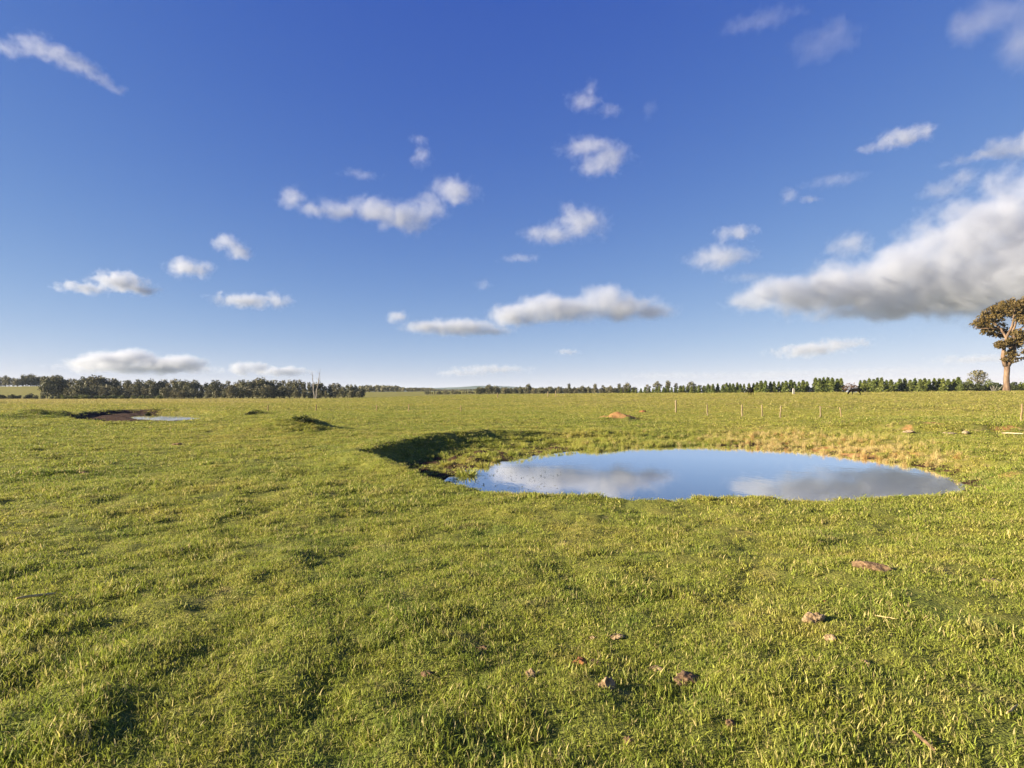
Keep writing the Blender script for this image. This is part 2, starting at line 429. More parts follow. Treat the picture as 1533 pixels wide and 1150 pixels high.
def masks(x, y):
    t, th = pond_t(x, y); t2 = pond2_t(x, y)
    bare = np.zeros_like(x); sand = np.zeros_like(x)
    bare = np.where(t > .90, .9, 0); bare = np.where((t > .62) & (x > 7.5) & (y < 24), np.maximum(bare, .5 + .4 * sstep(.62, .85, t)), bare); bare = np.where((t > .25) & (x < 3) & (y < 26), np.maximum(bare, sstep(.12, .4, t) * .72), bare)  # on the left bank, bare earth also paints in the bank's shadow
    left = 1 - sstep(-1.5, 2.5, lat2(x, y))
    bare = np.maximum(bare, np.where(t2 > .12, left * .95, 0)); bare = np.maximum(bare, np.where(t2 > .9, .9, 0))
    sand = np.maximum(sand, 1.1 * np.exp(-(((x - SANDC[0]) / 1.35) ** 2 + ((y - SANDC[1]) / .9) ** 2)))
    # dry clay bank on the far right of the pond
    for (px, py, sx, sy, k) in [(1300, 667, 1.5, .7, .95), (1240, 660, 1.3, .8, .75), (1352, 671, .9, .5, .7), (1360, 647, .5, .35, .62), (1400, 646, .9, .35, .66),
                                (1445, 647, .7, .3, .6), (1500, 650, .9, .3, .7), (1130, 642, 1.4, .6, .7), (1270, 637, 1.6, .7, .65), (1505, 705, .6, .5, .45), (1425, 655, .5, .3, .6)]:
        c = plane_pt(px, py, -.1)
        sand = np.maximum(sand, k * np.exp(-(((x - c[0]) / sx) ** 2 + ((y - c[1]) / sy) ** 2)))
    r = np.hypot(x, y)
    dry = .32 * sstep(30, 90, r) + .55 * sstep(75, 130, y) * sstep(-.2, -.6, x / np.maximum(y, 10)) * (1 - sstep(285, 320, y))
    dry = dry + .20 * sstep(2, 14, x) * sstep(6, 22, y)
    dry = np.where(t > -.25, np.maximum(dry, .62 * sstep(6, 12, x) * sstep(-.25, .3, t) * sstep(12, 17, y)), dry)
    return bare, sand, np.clip(dry, 0, 1)
build_ground()

# ------------------------------------------------------------------ water
def make_water_mat(name, scale):
    m, n = newmat(name); b = NB(n)
    pos = b.n('ShaderNodeNewGeometry').outputs['Position']
    mp = b.n('ShaderNodeMapping'); mp.inputs['Scale'].default_value = (1, .55, 1); b.l(pos, mp.inputs[0])
    h = b.math('MULTIPLY', b.noise(mp.outputs[0], 3.5, 3, .5), b.ramp(b.noise(pos, .28, 2), .42, .68))
    q = b.n('ShaderNodeBump'); q.inputs['Strength'].default_value = .12; q.inputs['Distance'].default_value = .02; b.l(h, q.inputs['Height'])
    murk = b.bsdf((.045, .048, .042), .6, 0); gl = b.n('ShaderNodeBsdfGlossy'); gl.inputs['Color'].default_value = (.97, .98, 1, 1); gl.inputs['Roughness'].default_value = .03
    b.l(q.outputs[0], gl.inputs['Normal'])
    fr = b.n('ShaderNodeFresnel'); fr.inputs[0].default_value = 1.36; mx = b.n('ShaderNodeMixShader')
    b.l(b.math('MULTIPLY', fr.outputs[0], 1.9, clamp=True), mx.inputs[0]); b.l(murk, mx.inputs[1]); b.l(gl.outputs[0], mx.inputs[2])
    b.out(mx.outputs[0]); return m
M_WATER = make_water_mat('pond_water', 1)
def disc(name, pts, z, c):
    me = bpy.data.meshes.new(name); n = len(pts)
    me.from_pydata([(c[0], c[1], z)] + [(p[0], p[1], z) for p in pts], [], [(0, i + 1, (i + 1) % n + 1) for i in range(n)]); me.update()
    me.materials.append(M_WATER); return me
th = np.linspace(-PI, PI, 160, endpoint=False); rw = np.interp(th, WT, WR) + .55
tag(link('water', disc('water', np.stack([PC[0] + rw * np.cos(th), PC[1] + rw * np.sin(th)], 1), ZW + .03, PC)), kind='structure')
la, lo = 5.6 * .83 * np.cos(th), 16.5 * .83 * np.sin(th)
tag(link('water', disc('water', np.stack([PC2[0] + la * math.cos(A2) + lo * math.sin(A2), PC2[1] - la * math.sin(A2) + lo * math.cos(A2)], 1), ZW2 + .03, PC2)), kind='structure')

# ------------------------------------------------------------------ grass clumps
PROTO = bpy.data.collections.new('grass_sources')       # never linked: only instanced by the turf
def clump(name, nbl, rad, h0, h1, wd, lean, mat, seed, seg=3):
    R = np.random.default_rng(seed); V = []; T = []; B = []
    for i in range(nbl):
        a = R.uniform(0, 2 * PI); rr = rad * math.sqrt(R.uniform()); bx, by = rr * math.cos(a), rr * math.sin(a)
        h = R.uniform(h0, h1); d = R.uniform(0, 2 * PI); L = abs(R.normal(0, lean)) * h; wv = wd * R.uniform(.7, 1.3); tw = R.uniform(0, PI)
        ux, uy = math.cos(tw) * wv / 2, math.sin(tw) * wv / 2; b = R.uniform(); o = len(V)
        for s in range(seg):
            f = s / seg; k = 1 - .55 * f
            cx, cy, cz = bx + math.cos(d) * L * f ** 1.8, by + math.sin(d) * L * f ** 1.8, h * (f - .25 * min(L / h, 1.6) * f * f) - .012
            V += [(cx - ux * k, cy - uy * k, cz), (cx + ux * k, cy + uy * k, cz)]; B += [b, b]
        V.append((bx + math.cos(d) * L, by + math.sin(d) * L, h * (1 - .25 * min(L / h, 1.6)) - .012)); B.append(b)
        for s in range(seg - 1):
            q = o + 2 * s; T += [(q, q + 1, q + 3), (q, q + 3, q + 2)]
        q = o + 2 * (seg - 1); T.append((q, q + 1, q + 2))
    me = npmesh(name, V, T, smooth=False, mat=mat); fattr(me, 'bl', B)
    o = bpy.data.objects.new(name, me); PROTO.objects.link(o); return o
for i in range(5): clump(f'a{i}_turf', 44, .09, .012, .040, .0056, 1.0, M_BLADE, 10 + i)          # 0-4 short grazed turf
for i in range(3): clump(f'b{i}_tuft', 46, .065, .025, .060, .0058, .9, M_BLADE, 30 + i)           # 5-7 longer tuft
for i in range(3): clump(f'c{i}_reed', 60, .12, .14, .36, .010, .5, M_REED, 50 + i)               # 8-10 rank bank grass

def scatter(name, P, S, IDX, DRY, kindlabel=None):
    me = bpy.data.meshes.new(name); me.vertices.add(len(P)); me.vertices.foreach_set('co', np.asarray(P, np.float32).ravel())
    def va(n, t, vals, f):
        a = me.attributes.new(n, t, 'POINT'); a.data.foreach_set(f, vals)
    n = len(P); rot = np.zeros((n, 3), np.float32); rot[:, 2] = rng.uniform(0, 2 * PI, n); rot[:, 0] = rng.normal(0, .12, n); rot[:, 1] = rng.normal(0, .12, n)
    va('rot', 'FLOAT_VECTOR', rot.ravel(), 'vector'); va('scl', 'FLOAT_VECTOR', np.asarray(S, np.float32).ravel(), 'vector')
    va('idx', 'INT', np.asarray(IDX, np.int32), 'value'); va('dry', 'FLOAT', np.asarray(DRY, np.float32), 'value')
    ob = link(name, me)
    ng = bpy.data.node_groups.new(name, 'GeometryNodeTree')
    ng.interface.new_socket('Geometry', in_out='INPUT', socket_type='NodeSocketGeometry'); ng.interface.new_socket('Geometry', in_out='OUTPUT', socket_type='NodeSocketGeometry')
    N = ng.nodes; lk = ng.links.new
    gi, go = N.new('NodeGroupInput'), N.new('NodeGroupOutput')
    ci = N.new('GeometryNodeCollectionInfo'); ci.inputs[0].default_value = PROTO; ci.inputs['Separate Children'].default_value = True; ci.inputs['Reset Children'].default_value = True
    ip = N.new('GeometryNodeInstanceOnPoints'); ip.inputs['Pick Instance'].default_value = True
    def na(n, t):
        q = N.new('GeometryNodeInputNamedAttribute'); q.data_type = t; q.inputs[0].default_value = n
        return next(o for o in q.outputs if o.enabled and o.name == 'Attribute')
    lk(gi.outputs[0], ip.inputs['Points']); lk(ci.outputs[0], ip.inputs['Instance']); lk(na('idx', 'INT'), ip.inputs['Instance Index'])
    lk(na('rot', 'FLOAT_VECTOR'), ip.inputs['Rotation']); lk(na('scl', 'FLOAT_VECTOR'), ip.inputs['Scale']); lk(ip.outputs[0], go.inputs[0])
    md = ob.modifiers.new('scatter', 'NODES'); md.node_group = ng
    return tag(ob, kind='stuff')

def wedge(r0, r1, dens, half=50):
    n = int(math.radians(2 * half) * (r1 * r1 - r0 * r0) / 2 * dens)
    r = np.sqrt(rng.uniform(r0 * r0, r1 * r1, n)); a = np.radians(rng.uniform(-half, half, n))
    return r * np.sin(a), r * np.cos(a)
def grow():
    P, S, I, D = [], [], [], []
    for (r0, r1, dens, sx, sz, half) in [(.2, 2, 300, 1.0, 1.0, 180), (2, 5, 380, 1.0, 1.0, 75), (5, 9, 260, 1.15, 1.0, 72), (9, 16, 140, 1.6, 1.1, 70), (16, 30, 64, 2.4, 1.25, 70), (30, 60, 20, 4.2, 1.5, 68), (60, 130, 3.2, 7.5, 2.1, 66), (130, 300, .6, 14, 3, 64)]:
        x, y = wedge(r0, r1, dens, half)
        t, th_ = pond_t(x, y); t2 = pond2_t(x, y); bare, sand, dry = masks(x, y)
        pat = fbm(x * 1.1, y * 1.1, 61, 3)
        tall = np.maximum(sstep(.61, .68, fbm(x * 1.4, y * 1.4, 66, 3)), .35 * sstep(.54, .66, fbm(x * .5, y * .5, 68, 3)))
        keep = (t < .95) & (t2 < .9) & (rng.uniform(size=len(x)) > np.maximum(bare, sand) * .95) & (rng.uniform(size=len(x)) < .30 + sstep(.28, .52, pat))
        for lx, ly, lr in LUMPS: keep &= np.hypot(x - lx, y - ly - lr * .25) > lr * 1.1 + .01
        x, y, tall, dry, pat = x[keep], y[keep], tall[keep], dry[keep], pat[keep]
        z = Hf(x, y); n = len(x)
        istall = rng.uniform(size=n) < tall * .8 + .02
        idx = np.where(istall, rng.integers(5, 8, n), rng.integers(0, 5, n))
        k = rng.uniform(.7, 1.25, n) * (1 + .25 * tall)
        P.append(np.stack([x, y, z], 1)); S.append(np.stack([k * sx, k * sx, k * sz * (.8 + .5 * pat)], 1)); I.append(idx); D.append(np.clip(dry + rng.normal(0, .12, n), 0, 1))
    scatter('grass', np.vstack(P), np.vstack(S), np.concatenate(I), np.concatenate(D))
    # rank grass round the pond's edge and on the scarp
    x = rng.uniform(-7, 19, 90000); y = rng.uniform(9, 34, 90000)
    t, th_ = pond_t(x, y); bare, sand, dry = masks(x, y)
    far = sstep(15.5, 19, y)
    p = np.where((t > .05) & (t < 1.03), .22 + .5 * sstep(.2, .8, t), 0) * far
    p = np.maximum(p, np.where((t > .45) & (t < 1.0), .10, 0) * sstep(12.5, 15, y))
    p = np.maximum(p, .15 * np.where((t > -.3) & (t <= .05), 1, 0) * far * sstep(.4, .6, fbm(x, y, 71, 2)))
    p = p * np.where(x < 2.5, .45, 1) * (.25 + 1.1 * sstep(.35, .6, fbm(x * .8, y * .8, 73, 3))) * np.where(sand > .6, .35, 1)
    p = p * np.where((t > .7) & (x > 7.5) & (y < 24), .35, 1)
    k = rng.uniform(size=len(x)) < p * .5
    x, y, t, dry = x[k], y[k], t[k], dry[k]; n = len(x); s = rng.uniform(.30, .80, n) * np.where(x < 2.5, .6, 1)
    z = np.maximum(Hf(x, y), ZW - .05)
    scatter('bank_grass', np.stack([x, y, z], 1), np.stack([s * .9, s * .9, s], 1), rng.integers(8, 11, n), np.clip(dry + rng.normal(0, .2, n), 0, 1))

# ------------------------------------------------------------------ foliage
def leaves(lobes, n, size, seed, shell=.55, droop=0.0, asp=1.0, clus=0):
    """leaf faces spread through the volume of ellipsoid lobes (cx,cy,cz,rx,ry,rz,weight)"""
    R = np.random.default_rng(seed); L = np.array([l[:6] for l in lobes], float); wt = np.array([l[6] if len(l) > 6 else l[3] * l[5] for l in lobes]); wt = wt / wt.sum()
    k = R.choice(len(L), n, p=wt)
    if clus:
        # leaves gather in twig ends
        nc = max(6, n // clus); kc = R.choice(len(L), nc, p=wt)
        d = R.normal(size=(nc, 3)); d /= np.linalg.norm(d, axis=1)[:, None]; rr = (shell + (1 - shell) * R.uniform(size=nc)) ** 1.0
        cc = L[kc, :3] + d * rr[:, None] * L[kc, 3:6]
        j = R.integers(0, nc, n); c = cc[j] + R.normal(size=(n, 3)) * (size * np.array([1.5, 1.5, 1.0]))
    else:
        d = R.normal(size=(n, 3)); d /= np.linalg.norm(d, axis=1)[:, None]; rr = (shell ** 3 + (1 - shell ** 3) * R.uniform(size=n)) ** (1 / 3)
        c = L[k, :3] + d * rr[:, None] * L[k, 3:6] * R.uniform(.85, 1.08, n)[:, None]
    a = R.normal(size=(n, 3)); a[:, 2] -= droop * np.abs(a).sum(1); a /= np.linalg.norm(a, axis=1)[:, None]
    b = R.normal(size=(n, 3)); b -= a * (a * b).sum(1)[:, None]; b /= np.linalg.norm(b, axis=1)[:, None]
    s = size * R.uniform(.6, 1.4, n)[:, None]
    a = a * s * asp; b = b * s * .6
    V = np.stack([c - a, c + b * .9 - a * .1, c + a, c - b * .9 + a * .1], 1).reshape(-1, 3)
    Q = np.arange(4 * n).reshape(n, 4)
    return V, Q, np.repeat(R.uniform(size=n), 4)
def leaf_mesh(name, mat, *a, **k):
    V, Q, B = leaves(*a, **k); me = npmesh(name, V, Q, smooth=False, mat=mat); fattr(me, 'bl', B); return me
def crook(a, b, n, wob, R):
    a, b = Vector(a), Vector(b)
    return [a.lerp(b, i / n) + (Vector((R.normal(), R.normal(), R.normal() * .4)) * wob * (b - a).length if 0 < i < n else Vector()) for i in range(n + 1)]

# unit-height tree kinds: (trunk mesh, crown mesh)
def gum_kind(seed, lobes, n, size, mat=M_WOOD, tr=.028, low=.25):
    R = np.random.default_rng(seed); b = MB()
    b.tube(crook((0, 0, -.03), (R.normal() * .03, 0, .62), 4, .03, R), [tr, tr * .8, tr * .7, tr * .5, tr * .3], 7)
    for l in lobes:
        z0 = max(low, l[2] - .28); b.tube(crook((0, 0, z0), (l[0], l[1], l[2]), 3, .05, R), [tr * .6, tr * .45, tr * .3, tr * .15], 5)
    return b.mesh('trunk', M_BARK2), leaf_mesh('crown', mat, lobes, n, size, seed, shell=.35)
KINDS = {
    'tall': gum_kind(1, [(0, 0, .80, .16, .16, .19), (-.13, .05, .62, .15, .15, .16), (.14, -.04, .58, .16, .16, .18), (.02, .02, .40, .19, .19, .16), (0, 0, .2, .2, .2, .14)], 640, .045),
    'round': gum_kind(2, [(0, 0, .62, .30, .30, .30), (-.22, 0, .46, .20, .2, .22), (.22, .05, .48, .22, .2, .24), (.03, 0, .82, .18, .18, .17), (0, 0, .24, .3, .3, .18)], 760, .050),
    'loose': gum_kind(3, [(-.05, 0, .84, .14, .14, .13), (.16, 0, .68, .15, .15, .11), (-.18, 0, .60, .14, .14, .12), (.05, 0, .44, .19, .19, .14), (0, 0, .22, .18, .18, .14)], 520, .042, low=.2),
    'wide': gum_kind(4, [(-.3, 0, .52, .26, .24, .28), (.28, 0, .50, .28, .24, .27), (0, 0, .66, .32, .3, .27), (0, 0, .34, .4, .3, .22), (0, 0, .18, .4, .34, .16)], 820, .055),
}
def conifer_kind(seed):
    R = np.random.default_rng(seed); n = 800; h = R.uniform(size=n) ** .95
    rad = .215 * (1.03 - h) ** .8 * R.uniform(.55, 1.1, n) * (1 + .25 * np.sin(h * 23 + seed)); a = R.uniform(0, 2 * PI, n)
    lobes = [(0, 0, .5, .1, .1, .5)]; V, Q, B = leaves(lobes, n, .052, seed, asp=1.2)
    c = V.reshape(n, 4, 3); c += (np.stack([rad * np.cos(a), rad * np.sin(a), .03 + h * .97], 1) - c.mean(1))[:, None, :]
    me = npmesh('crown', c.reshape(-1, 3), Q, smooth=False, mat=M_CONI); fattr(me, 'bl', B)
    b = MB(); b.tube([(0, 0, -.03), (0, 0, .5), (0, 0, .95)], [.022, .014, .003], 6)
    return b.mesh('trunk', M_BARK2), me
CONI = [conifer_kind(20 + i) for i in range(4)]
def shrub_kind(seed, mat, flat=.55):
    R = np.random.default_rng(seed)
    lobes = [(R.normal() * .35, R.normal() * .25, R.uniform(.2, .62), R.uniform(.25, .4), R.uniform(.25, .4), R.uniform(.22, .36)) for _ in range(6)] + [(-.25, 0, .12, .35, .3, .16), (.25, 0, .12, .35, .3, .16)]
    b = MB()
    for l in lobes[:4]: b.tube(crook((l[0] * .2, l[1] * .2, -.04), l[:3], 3, .05, R), [.03, .022, .015, .006], 5)
    return b.mesh('stem', M_BARK2), leaf_mesh('foliage', mat, lobes, 900, .065, seed, shell=.3)
SHRUB = [shrub_kind(40, M_BUSH), shrub_kind(41, M_DARKB), shrub_kind(42, M_BUSH), shrub_kind(43, M_DARKB)]
def plant(name, kind, loc, h, wd, label, cat, group=None, parts=('trunk', 'crown')):
    o = empty(name, loc, random.uniform(0, 6.28)); o.scale = (h * wd, h * wd, h)
    link(parts[0], kind[0], None, o); link(parts[1], kind[1], None, o)
    return tag(o, label, cat, group)
def topz(py, y): return EYE + (HOR - py) / F * y
def stand(name, kind, px, ytop, y, wd, *lab, **k):
    p = at(px, y); h = max(topz(ytop, y) - p.z, 1.0); return plant(name, kind, p, h, wd, *lab, **k)

# the wood along the left skyline
SX = [0, 20, 39, 50, 66, 85, 105, 130, 147, 170, 195, 217, 240, 260, 315, 340, 372, 388, 405, 430, 448, 460, 490, 515, 535, 548]
SY = [561, 563, 558, 560, 562, 561, 566, 561, 561, 565, 568, 566, 568, 566, 569, 568, 568, 563, 566, 567, 567, 571, 572, 574, 575.5, 579]
R = np.random.default_rng(5)
x = 66.0
while x < 548:
    yt = np.interp(x, SX, SY) + max(0, R.normal(1.2, 2.2)); k = R.choice(['tall', 'round', 'loose', 'wide'], p=[.35, .35, .15, .15])
    stand('gum_tree', KINDS[k], x, yt, R.uniform(292, 318), R.uniform(.8, 1.05), 'dark olive gum tree within the long wood on the skyline beyond the straw field', 'tree', 'trees of the long wood'); x += R.uniform(5.0, 8.0)
x = 100.0
while x < 542:
    yt = np.interp(x, SX, SY) + R.uniform(8, 16); k = R.choice(['round', 'wide', 'loose'])
    stand('gum_tree', KINDS[k], x, yt, R.uniform(276, 288), R.uniform(.9, 1.3), 'low grey-green gum tree at the front edge of the long wood', 'tree', 'low trees along the front of the long wood'); x += R.uniform(9, 15)
x = -12.0
while x < 98:
    yt = np.interp(x, SX, SY) + max(0, R.normal(1, 2)); k = R.choice(['tall', 'round', 'wide'])
    stand('gum_tree', KINDS[k], x, yt, R.uniform(475, 500), R.uniform(.8, 1.2), 'blue-grey gum tree on the crest of the small green hill', 'tree', 'trees on the crest of the green hill'); x += R.uniform(5, 8)
for i, (x, yt) in enumerate([(-4, 588), (6, 589), (15, 590), (21, 588), (29, 590), (44, 586), (40, 590), (55, 591), (64, 590), (78, 591), (88, 590)]):
    stand('hedge_shrub', SHRUB[1 + 2 * (i % 2)], x, yt, 270 + i % 3, .95, 'dark round shrub in the hedge below the green hill', 'shrub', 'dark shrubs of the hedge', parts=('stem', 'foliage'))
for i, x in enumerate(np.arange(96, 246, 9.5)):
    stand('hedge_shrub', SHRUB[2 * (i % 2)], x, 591 + R.uniform(-1.5, 1.5), 268 + i % 3, 1.2, 'lime green shrub in the row in front of the long wood', 'shrub', 'lime green shrubs before the wood', parts=('stem', 'foliage'))

# two dead white trees standing at the end of the wood
def dead_tree(px, pxtop, ytop, y, seed, label):
    R = np.random.default_rng(seed); p = at(px, y); h = topz(ytop, y) - p.z; lean = (pxtop - px) / F * y
    o = empty('dead_tree', p); b = MB()
    tr = crook((0, 0, -.2), (lean, 0, h), 7, .012, R); b.tube(tr, [.34, .30, .26, .22, .17, .12, .08, .04], 8); link('trunk', b.mesh('trunk', M_DEAD), None, o)
    for i in range(7):
        f = R.uniform(.35, .9); s = Vector((lean * f, 0, h * f)); a = R.uniform(0, 2 * PI); L = R.uniform(.10, .2) * h
        b = MB(); b.tube(crook(s, s + Vector((math.cos(a) * L * .6, math.sin(a) * L * .6, L * .8)), 4, .06, R), [.10, .08, .06, .04, .02], 6); link('branch', b.mesh('branch', M_DEAD), None, o)
    return tag(o, label, 'dead tree', 'dead white trees')
dead_tree(471, 467, 556, 272, 1, 'shorter bare white dead tree, leaning away from its taller neighbour')
dead_tree(473, 479.5, 552, 272, 2, 'taller bare white dead tree rising above the long wood')

# trees of the middle skyline
for i, (x, yt, k, wd, y) in enumerate([(718, 578, 'wide', 1.1, 340), (732, 575, 'round', 1.3, 340), (742, 576, 'wide', 1.1, 345), (755, 580, 'wide', .9, 320), (765, 581, 'round', 1.0, 320), (779, 578, 'tall', 1.1, 340),
        (791, 574, 'tall', 1.3, 340), (799, 580, 'wide', 1.0, 345), (812, 582, 'wide', 1., 345), (824, 580, 'round', 1., 345), (836, 578, 'loose', 1.2, 350), (852, 573.5, 'loose', 1.1, 350), (860, 579, 'round', 1.0, 350),
        (872, 577, 'round', 1.2, 350), (881, 578, 'tall', 1.1, 345), (891, 574, 'tall', 1.2, 350), (903, 576, 'loose', 1.2, 350), (914, 577, 'round', 1, 350), (927, 573.5, 'loose', 1.2, 350), (939, 572.5, 'round', 1.2, 350), (950, 578, 'wide', 1., 350),
        (970, 575, 'loose', 1.2, 350), (984, 570, 'tall', 1.3, 350), (1000, 569, 'tall', 1.2, 350), (1012, 573, 'loose', 1.1, 350), (1021, 577, 'round', 1.1, 350), (1035, 570.5, 'round', 1.2, 350), (1048, 576, 'loose', 1.1, 350), (1062, 575, 'wide', 1.1, 350), (1086, 574, 'loose', 1.1, 350)]):
    stand('gum_tree', KINDS[k], x, yt, y, wd, 'small %s gum tree on the low middle skyline' % {'wide': 'broad', 'round': 'round', 'tall': 'narrow tall', 'loose': 'ragged thin'}[k], 'tree', '%s gum trees of the middle skyline' % k)

for x in np.arange(640, 935, 3.7):
    k = ['wide', 'round', 'wide', 'loose'][int(x) % 4]; lowd = x < 716
    stand('gum_tree', KINDS[k], x + R.uniform(-1, 1), (585 if lowd else 579.5) + R.uniform(-1.2, 2), R.uniform(395, 420), R.uniform(1.2, 1.8), 'tiny blurred tree of the low scrub along the middle skyline', 'tree', 'low scrub trees of the middle skyline')
# the row of conifers on the right
TX = [930, 985, 1050, 1100, 1140, 1180, 1205, 1213, 1222, 1250, 1286, 1310, 1334, 1338, 1350, 1420, 1470, 1500, 1533, 1580]
TY = [581, 579, 576, 574, 571, 570, 570, 572, 566, 567, 568, 566, 568, 573, 567, 566, 566, 568, 570, 570]
x = 930.0; i = 0
while x < 1440 or (x := max(x, 1560)) < 2050:
    if not 1264 < x < 1283 and not 1210 < x < 1216:
        stand('conifer', CONI[i % 4], x, np.interp(x, TX, TY) + R.uniform(-1.0, 2.4), R.uniform(236, 248), R.uniform(1.15, 1.65), 'narrow dark green conifer in the planted row along the right skyline', 'conifer', 'conifers of the planted row')
    x += R.uniform(4.6, 7.6) * (1 + .15 * (x > 1280)); i += 1
TW = leaf_mesh('foliage', M_RED, [(0, 0, .5, .32, .3, .4), (-.2, 0, .4, .25, .25, .3), (.22, 0, .42, .25, .25, .3)], 240, .045, 77, shell=.2, asp=1.8)
o = stand('bare_bush', (SHRUB[0][0], TW), 1273, 571, 236, 1.5, 'reddish brown bare bush filling the gap in the conifer row', 'bush', parts=('stem', 'foliage'))
for i, (x, yt, k) in enumerate([(1447, 568, 1), (1458, 566, 0), (1470, 567, 3), (1481, 566, 0), (1492, 569, 1), (1522, 566, 3), (1534, 564, 0), (1545, 566, 1), (1441, 573, 0), (1453, 574, 3), (1464, 574, 1), (1476, 575, 0), (1487, 574, 1), (1499, 574, 3), (1516, 573, 1), (1528, 574, 0)]):
    stand('tall_shrub', SHRUB[k], x, yt, 190 + 3 * (i % 2), .95, 'broad green shrub in the thicket behind the big gum tree', 'shrub', 'shrubs behind the big gum', parts=('stem', 'foliage'))
sp_tr = gum_kind(9, [(-.30, 0, .80, .22, .2, .14), (.05, 0, .86, .28, .2, .13), (.36, 0, .78, .2, .2, .14), (0, 0, .55, .4, .3, .2)], 520, .036, M_WOOD, low=.35)
stand('gum_tree', sp_tr, 1464, 553.5, 200, 1.3, 'sparse flat-topped gum tree rising behind the thicket left of the big gum', 'tree')

# ------------------------------------------------------------------ the big gum tree
def big_gum():
    y = 150.0; k = y / F; base = at(1507, y); o = empty('big_gum_tree', base)
    P = lambda px, py, dy=0: Vector(((px - 1507) * k, dy, (HOR - py) * k + EYE - base.z))
    R = np.random.default_rng(12)
    b = MB(); b.tube([Vector((0, 0, -.4)), Vector((0, 0, .3)), P(1507, 578), P(1507, 565), P(1508, 553), P(1508, 545)], [1.15, .92, .72, .64, .64, .66], 14)
    link('trunk', b.mesh('trunk', M_BARK), None, o)
    limbs = [[P(1506, 548), P(1502, 535), P(1504, 520), P(1508, 505), P(1504, 492, 1), P(1496, 478, 2), P(1484, 470, 2)],
             [P(1509, 548), P(1514, 530, -1), P(1515, 512, -1), P(1518, 495, 0), P(1524, 478, 0), P(1530, 462, 1)],
             [P(1508, 505), P(1512, 488, -1), P(1510, 470, -2), P(1512, 456, -2)],
             [P(1514, 530, -1), P(1524, 520, 2), P(1534, 505, 3), P(1545, 490, 3), P(1556, 478, 3)],
             [P(1504, 520), P(1497, 517, -1), P(1489, 515, -2), P(1482, 517, -2)],
             [P(1502, 492, 1), P(1492, 490, 2), P(1480, 490, 3), P(1473, 486, 3)],
             [P(1515, 538, -1), P(1523, 536, -2), P(1532, 532, -3)],
             [P(1518, 495, 0), P(1526, 490, -3), P(1538, 470, -4)]]
    rad = [[.62, .5, .42, .36, .28, .18, .06], [.6, .48, .4, .32, .22, .07], [.32, .26, .18, .06], [.4, .3, .24, .16, .06], [.2, .14, .09, .03], [.22, .18, .12, .05], [.25, .15, .05], [.26, .2, .06]]
    for l, r in zip(limbs, rad):
        b = MB(); b.tube(l, r, 9); link('limb', b.mesh('limb', M_BARK), None, o)
    def lobe(px, py, rx, ry, dy=0, ryy=None, wt=None):
        if px < 1514: px = 1514 + (px - 1514) * .80; rx *= .85
        c = P(px, py, dy); return (c.x, c.y, c.z, rx * k, (ryy or rx) * k, ry * k) + ((wt,) if wt else ())
    lob = [lobe(1512, 462, 24, 13, 0), lobe(1528, 460, 28, 12, 3), lobe(1494, 470, 17, 13, 1), lobe(1480, 478, 13, 14, 2), lobe(1476, 488, 9, 9, 3), lobe(1486, 494, 10, 7, 3), lobe(1545, 468, 24, 15, 0),
           lobe(1517, 480, 16, 10, -4), lobe(1535, 487, 15, 9, -4), lobe(1560, 484, 16, 14, 0), lobe(1510, 476, 20, 10, 8), lobe(1520, 455, 16, 8, -3),
           lobe(1511, 512, 9, 10, -1), lobe(1523, 510, 11, 9, 2), lobe(1536, 512, 12, 10, 3), lobe(1483, 517, 4, 2.5, -2, wt=14), lobe(1495, 516, 4, 2, -1, wt=10),
           lobe(1505, 488, 12, 10, 3), lobe(1521, 495, 12, 10, 4), lobe(1500, 499, 8, 7, 3), lobe(1514, 503, 10, 8, -3), lobe(1530, 500, 12, 10, 0), lobe(1545, 500, 14, 14, 0), lobe(1519, 524, 9, 8, -3), lobe(1504, 532, 9, 11, -2), lobe(1510, 524, 8, 7, 0), lobe(1527, 534, 11, 8, -3), lobe(1538, 541, 8, 7, -3), lobe(1499, 538, 5, 7, -1)]
    link('crown', leaf_mesh('crown', M_GUM, lob, 15000, .27, 3, shell=.40, droop=.35, asp=1.4, clus=26), None, o)
    tag(o, 'tall gum tree with pale forked trunk and umbrella crown, alone on the rise', 'tree')
big_gum()
def twiggy(px, py, y, seed):
    R = np.random.default_rng(seed); p = at(px, y); o = empty('fallen_branch', p); b = MB()
    b.tube(crook((-1.4, 0, .1), (1.3, .2, .5), 4, .06, R), [.12, .10, .09, .07, .04], 6); link('limb', b.mesh('limb', M_DEAD), None, o)
    for i in range(9):
        f = R.uniform(.1, .9); s = Vector((-1.4 + 2.7 * f, .2 * f, .1 + .4 * f)); a = R.uniform(.3, 2.8)
        b = MB(); b.tube(crook(s, s + Vector((math.cos(a) * 1.0, R.normal() * .5, math.sin(a) * 1.6)), 3, .08, R), [.06, .05, .035, .015], 5); link('twig', b.mesh('twig', M_DEAD), None, o)
    return tag(o, 'grey fallen branch with upright bare twigs left of the big gum trunk', 'branch')
twiggy(1490, 586, 148, 4)

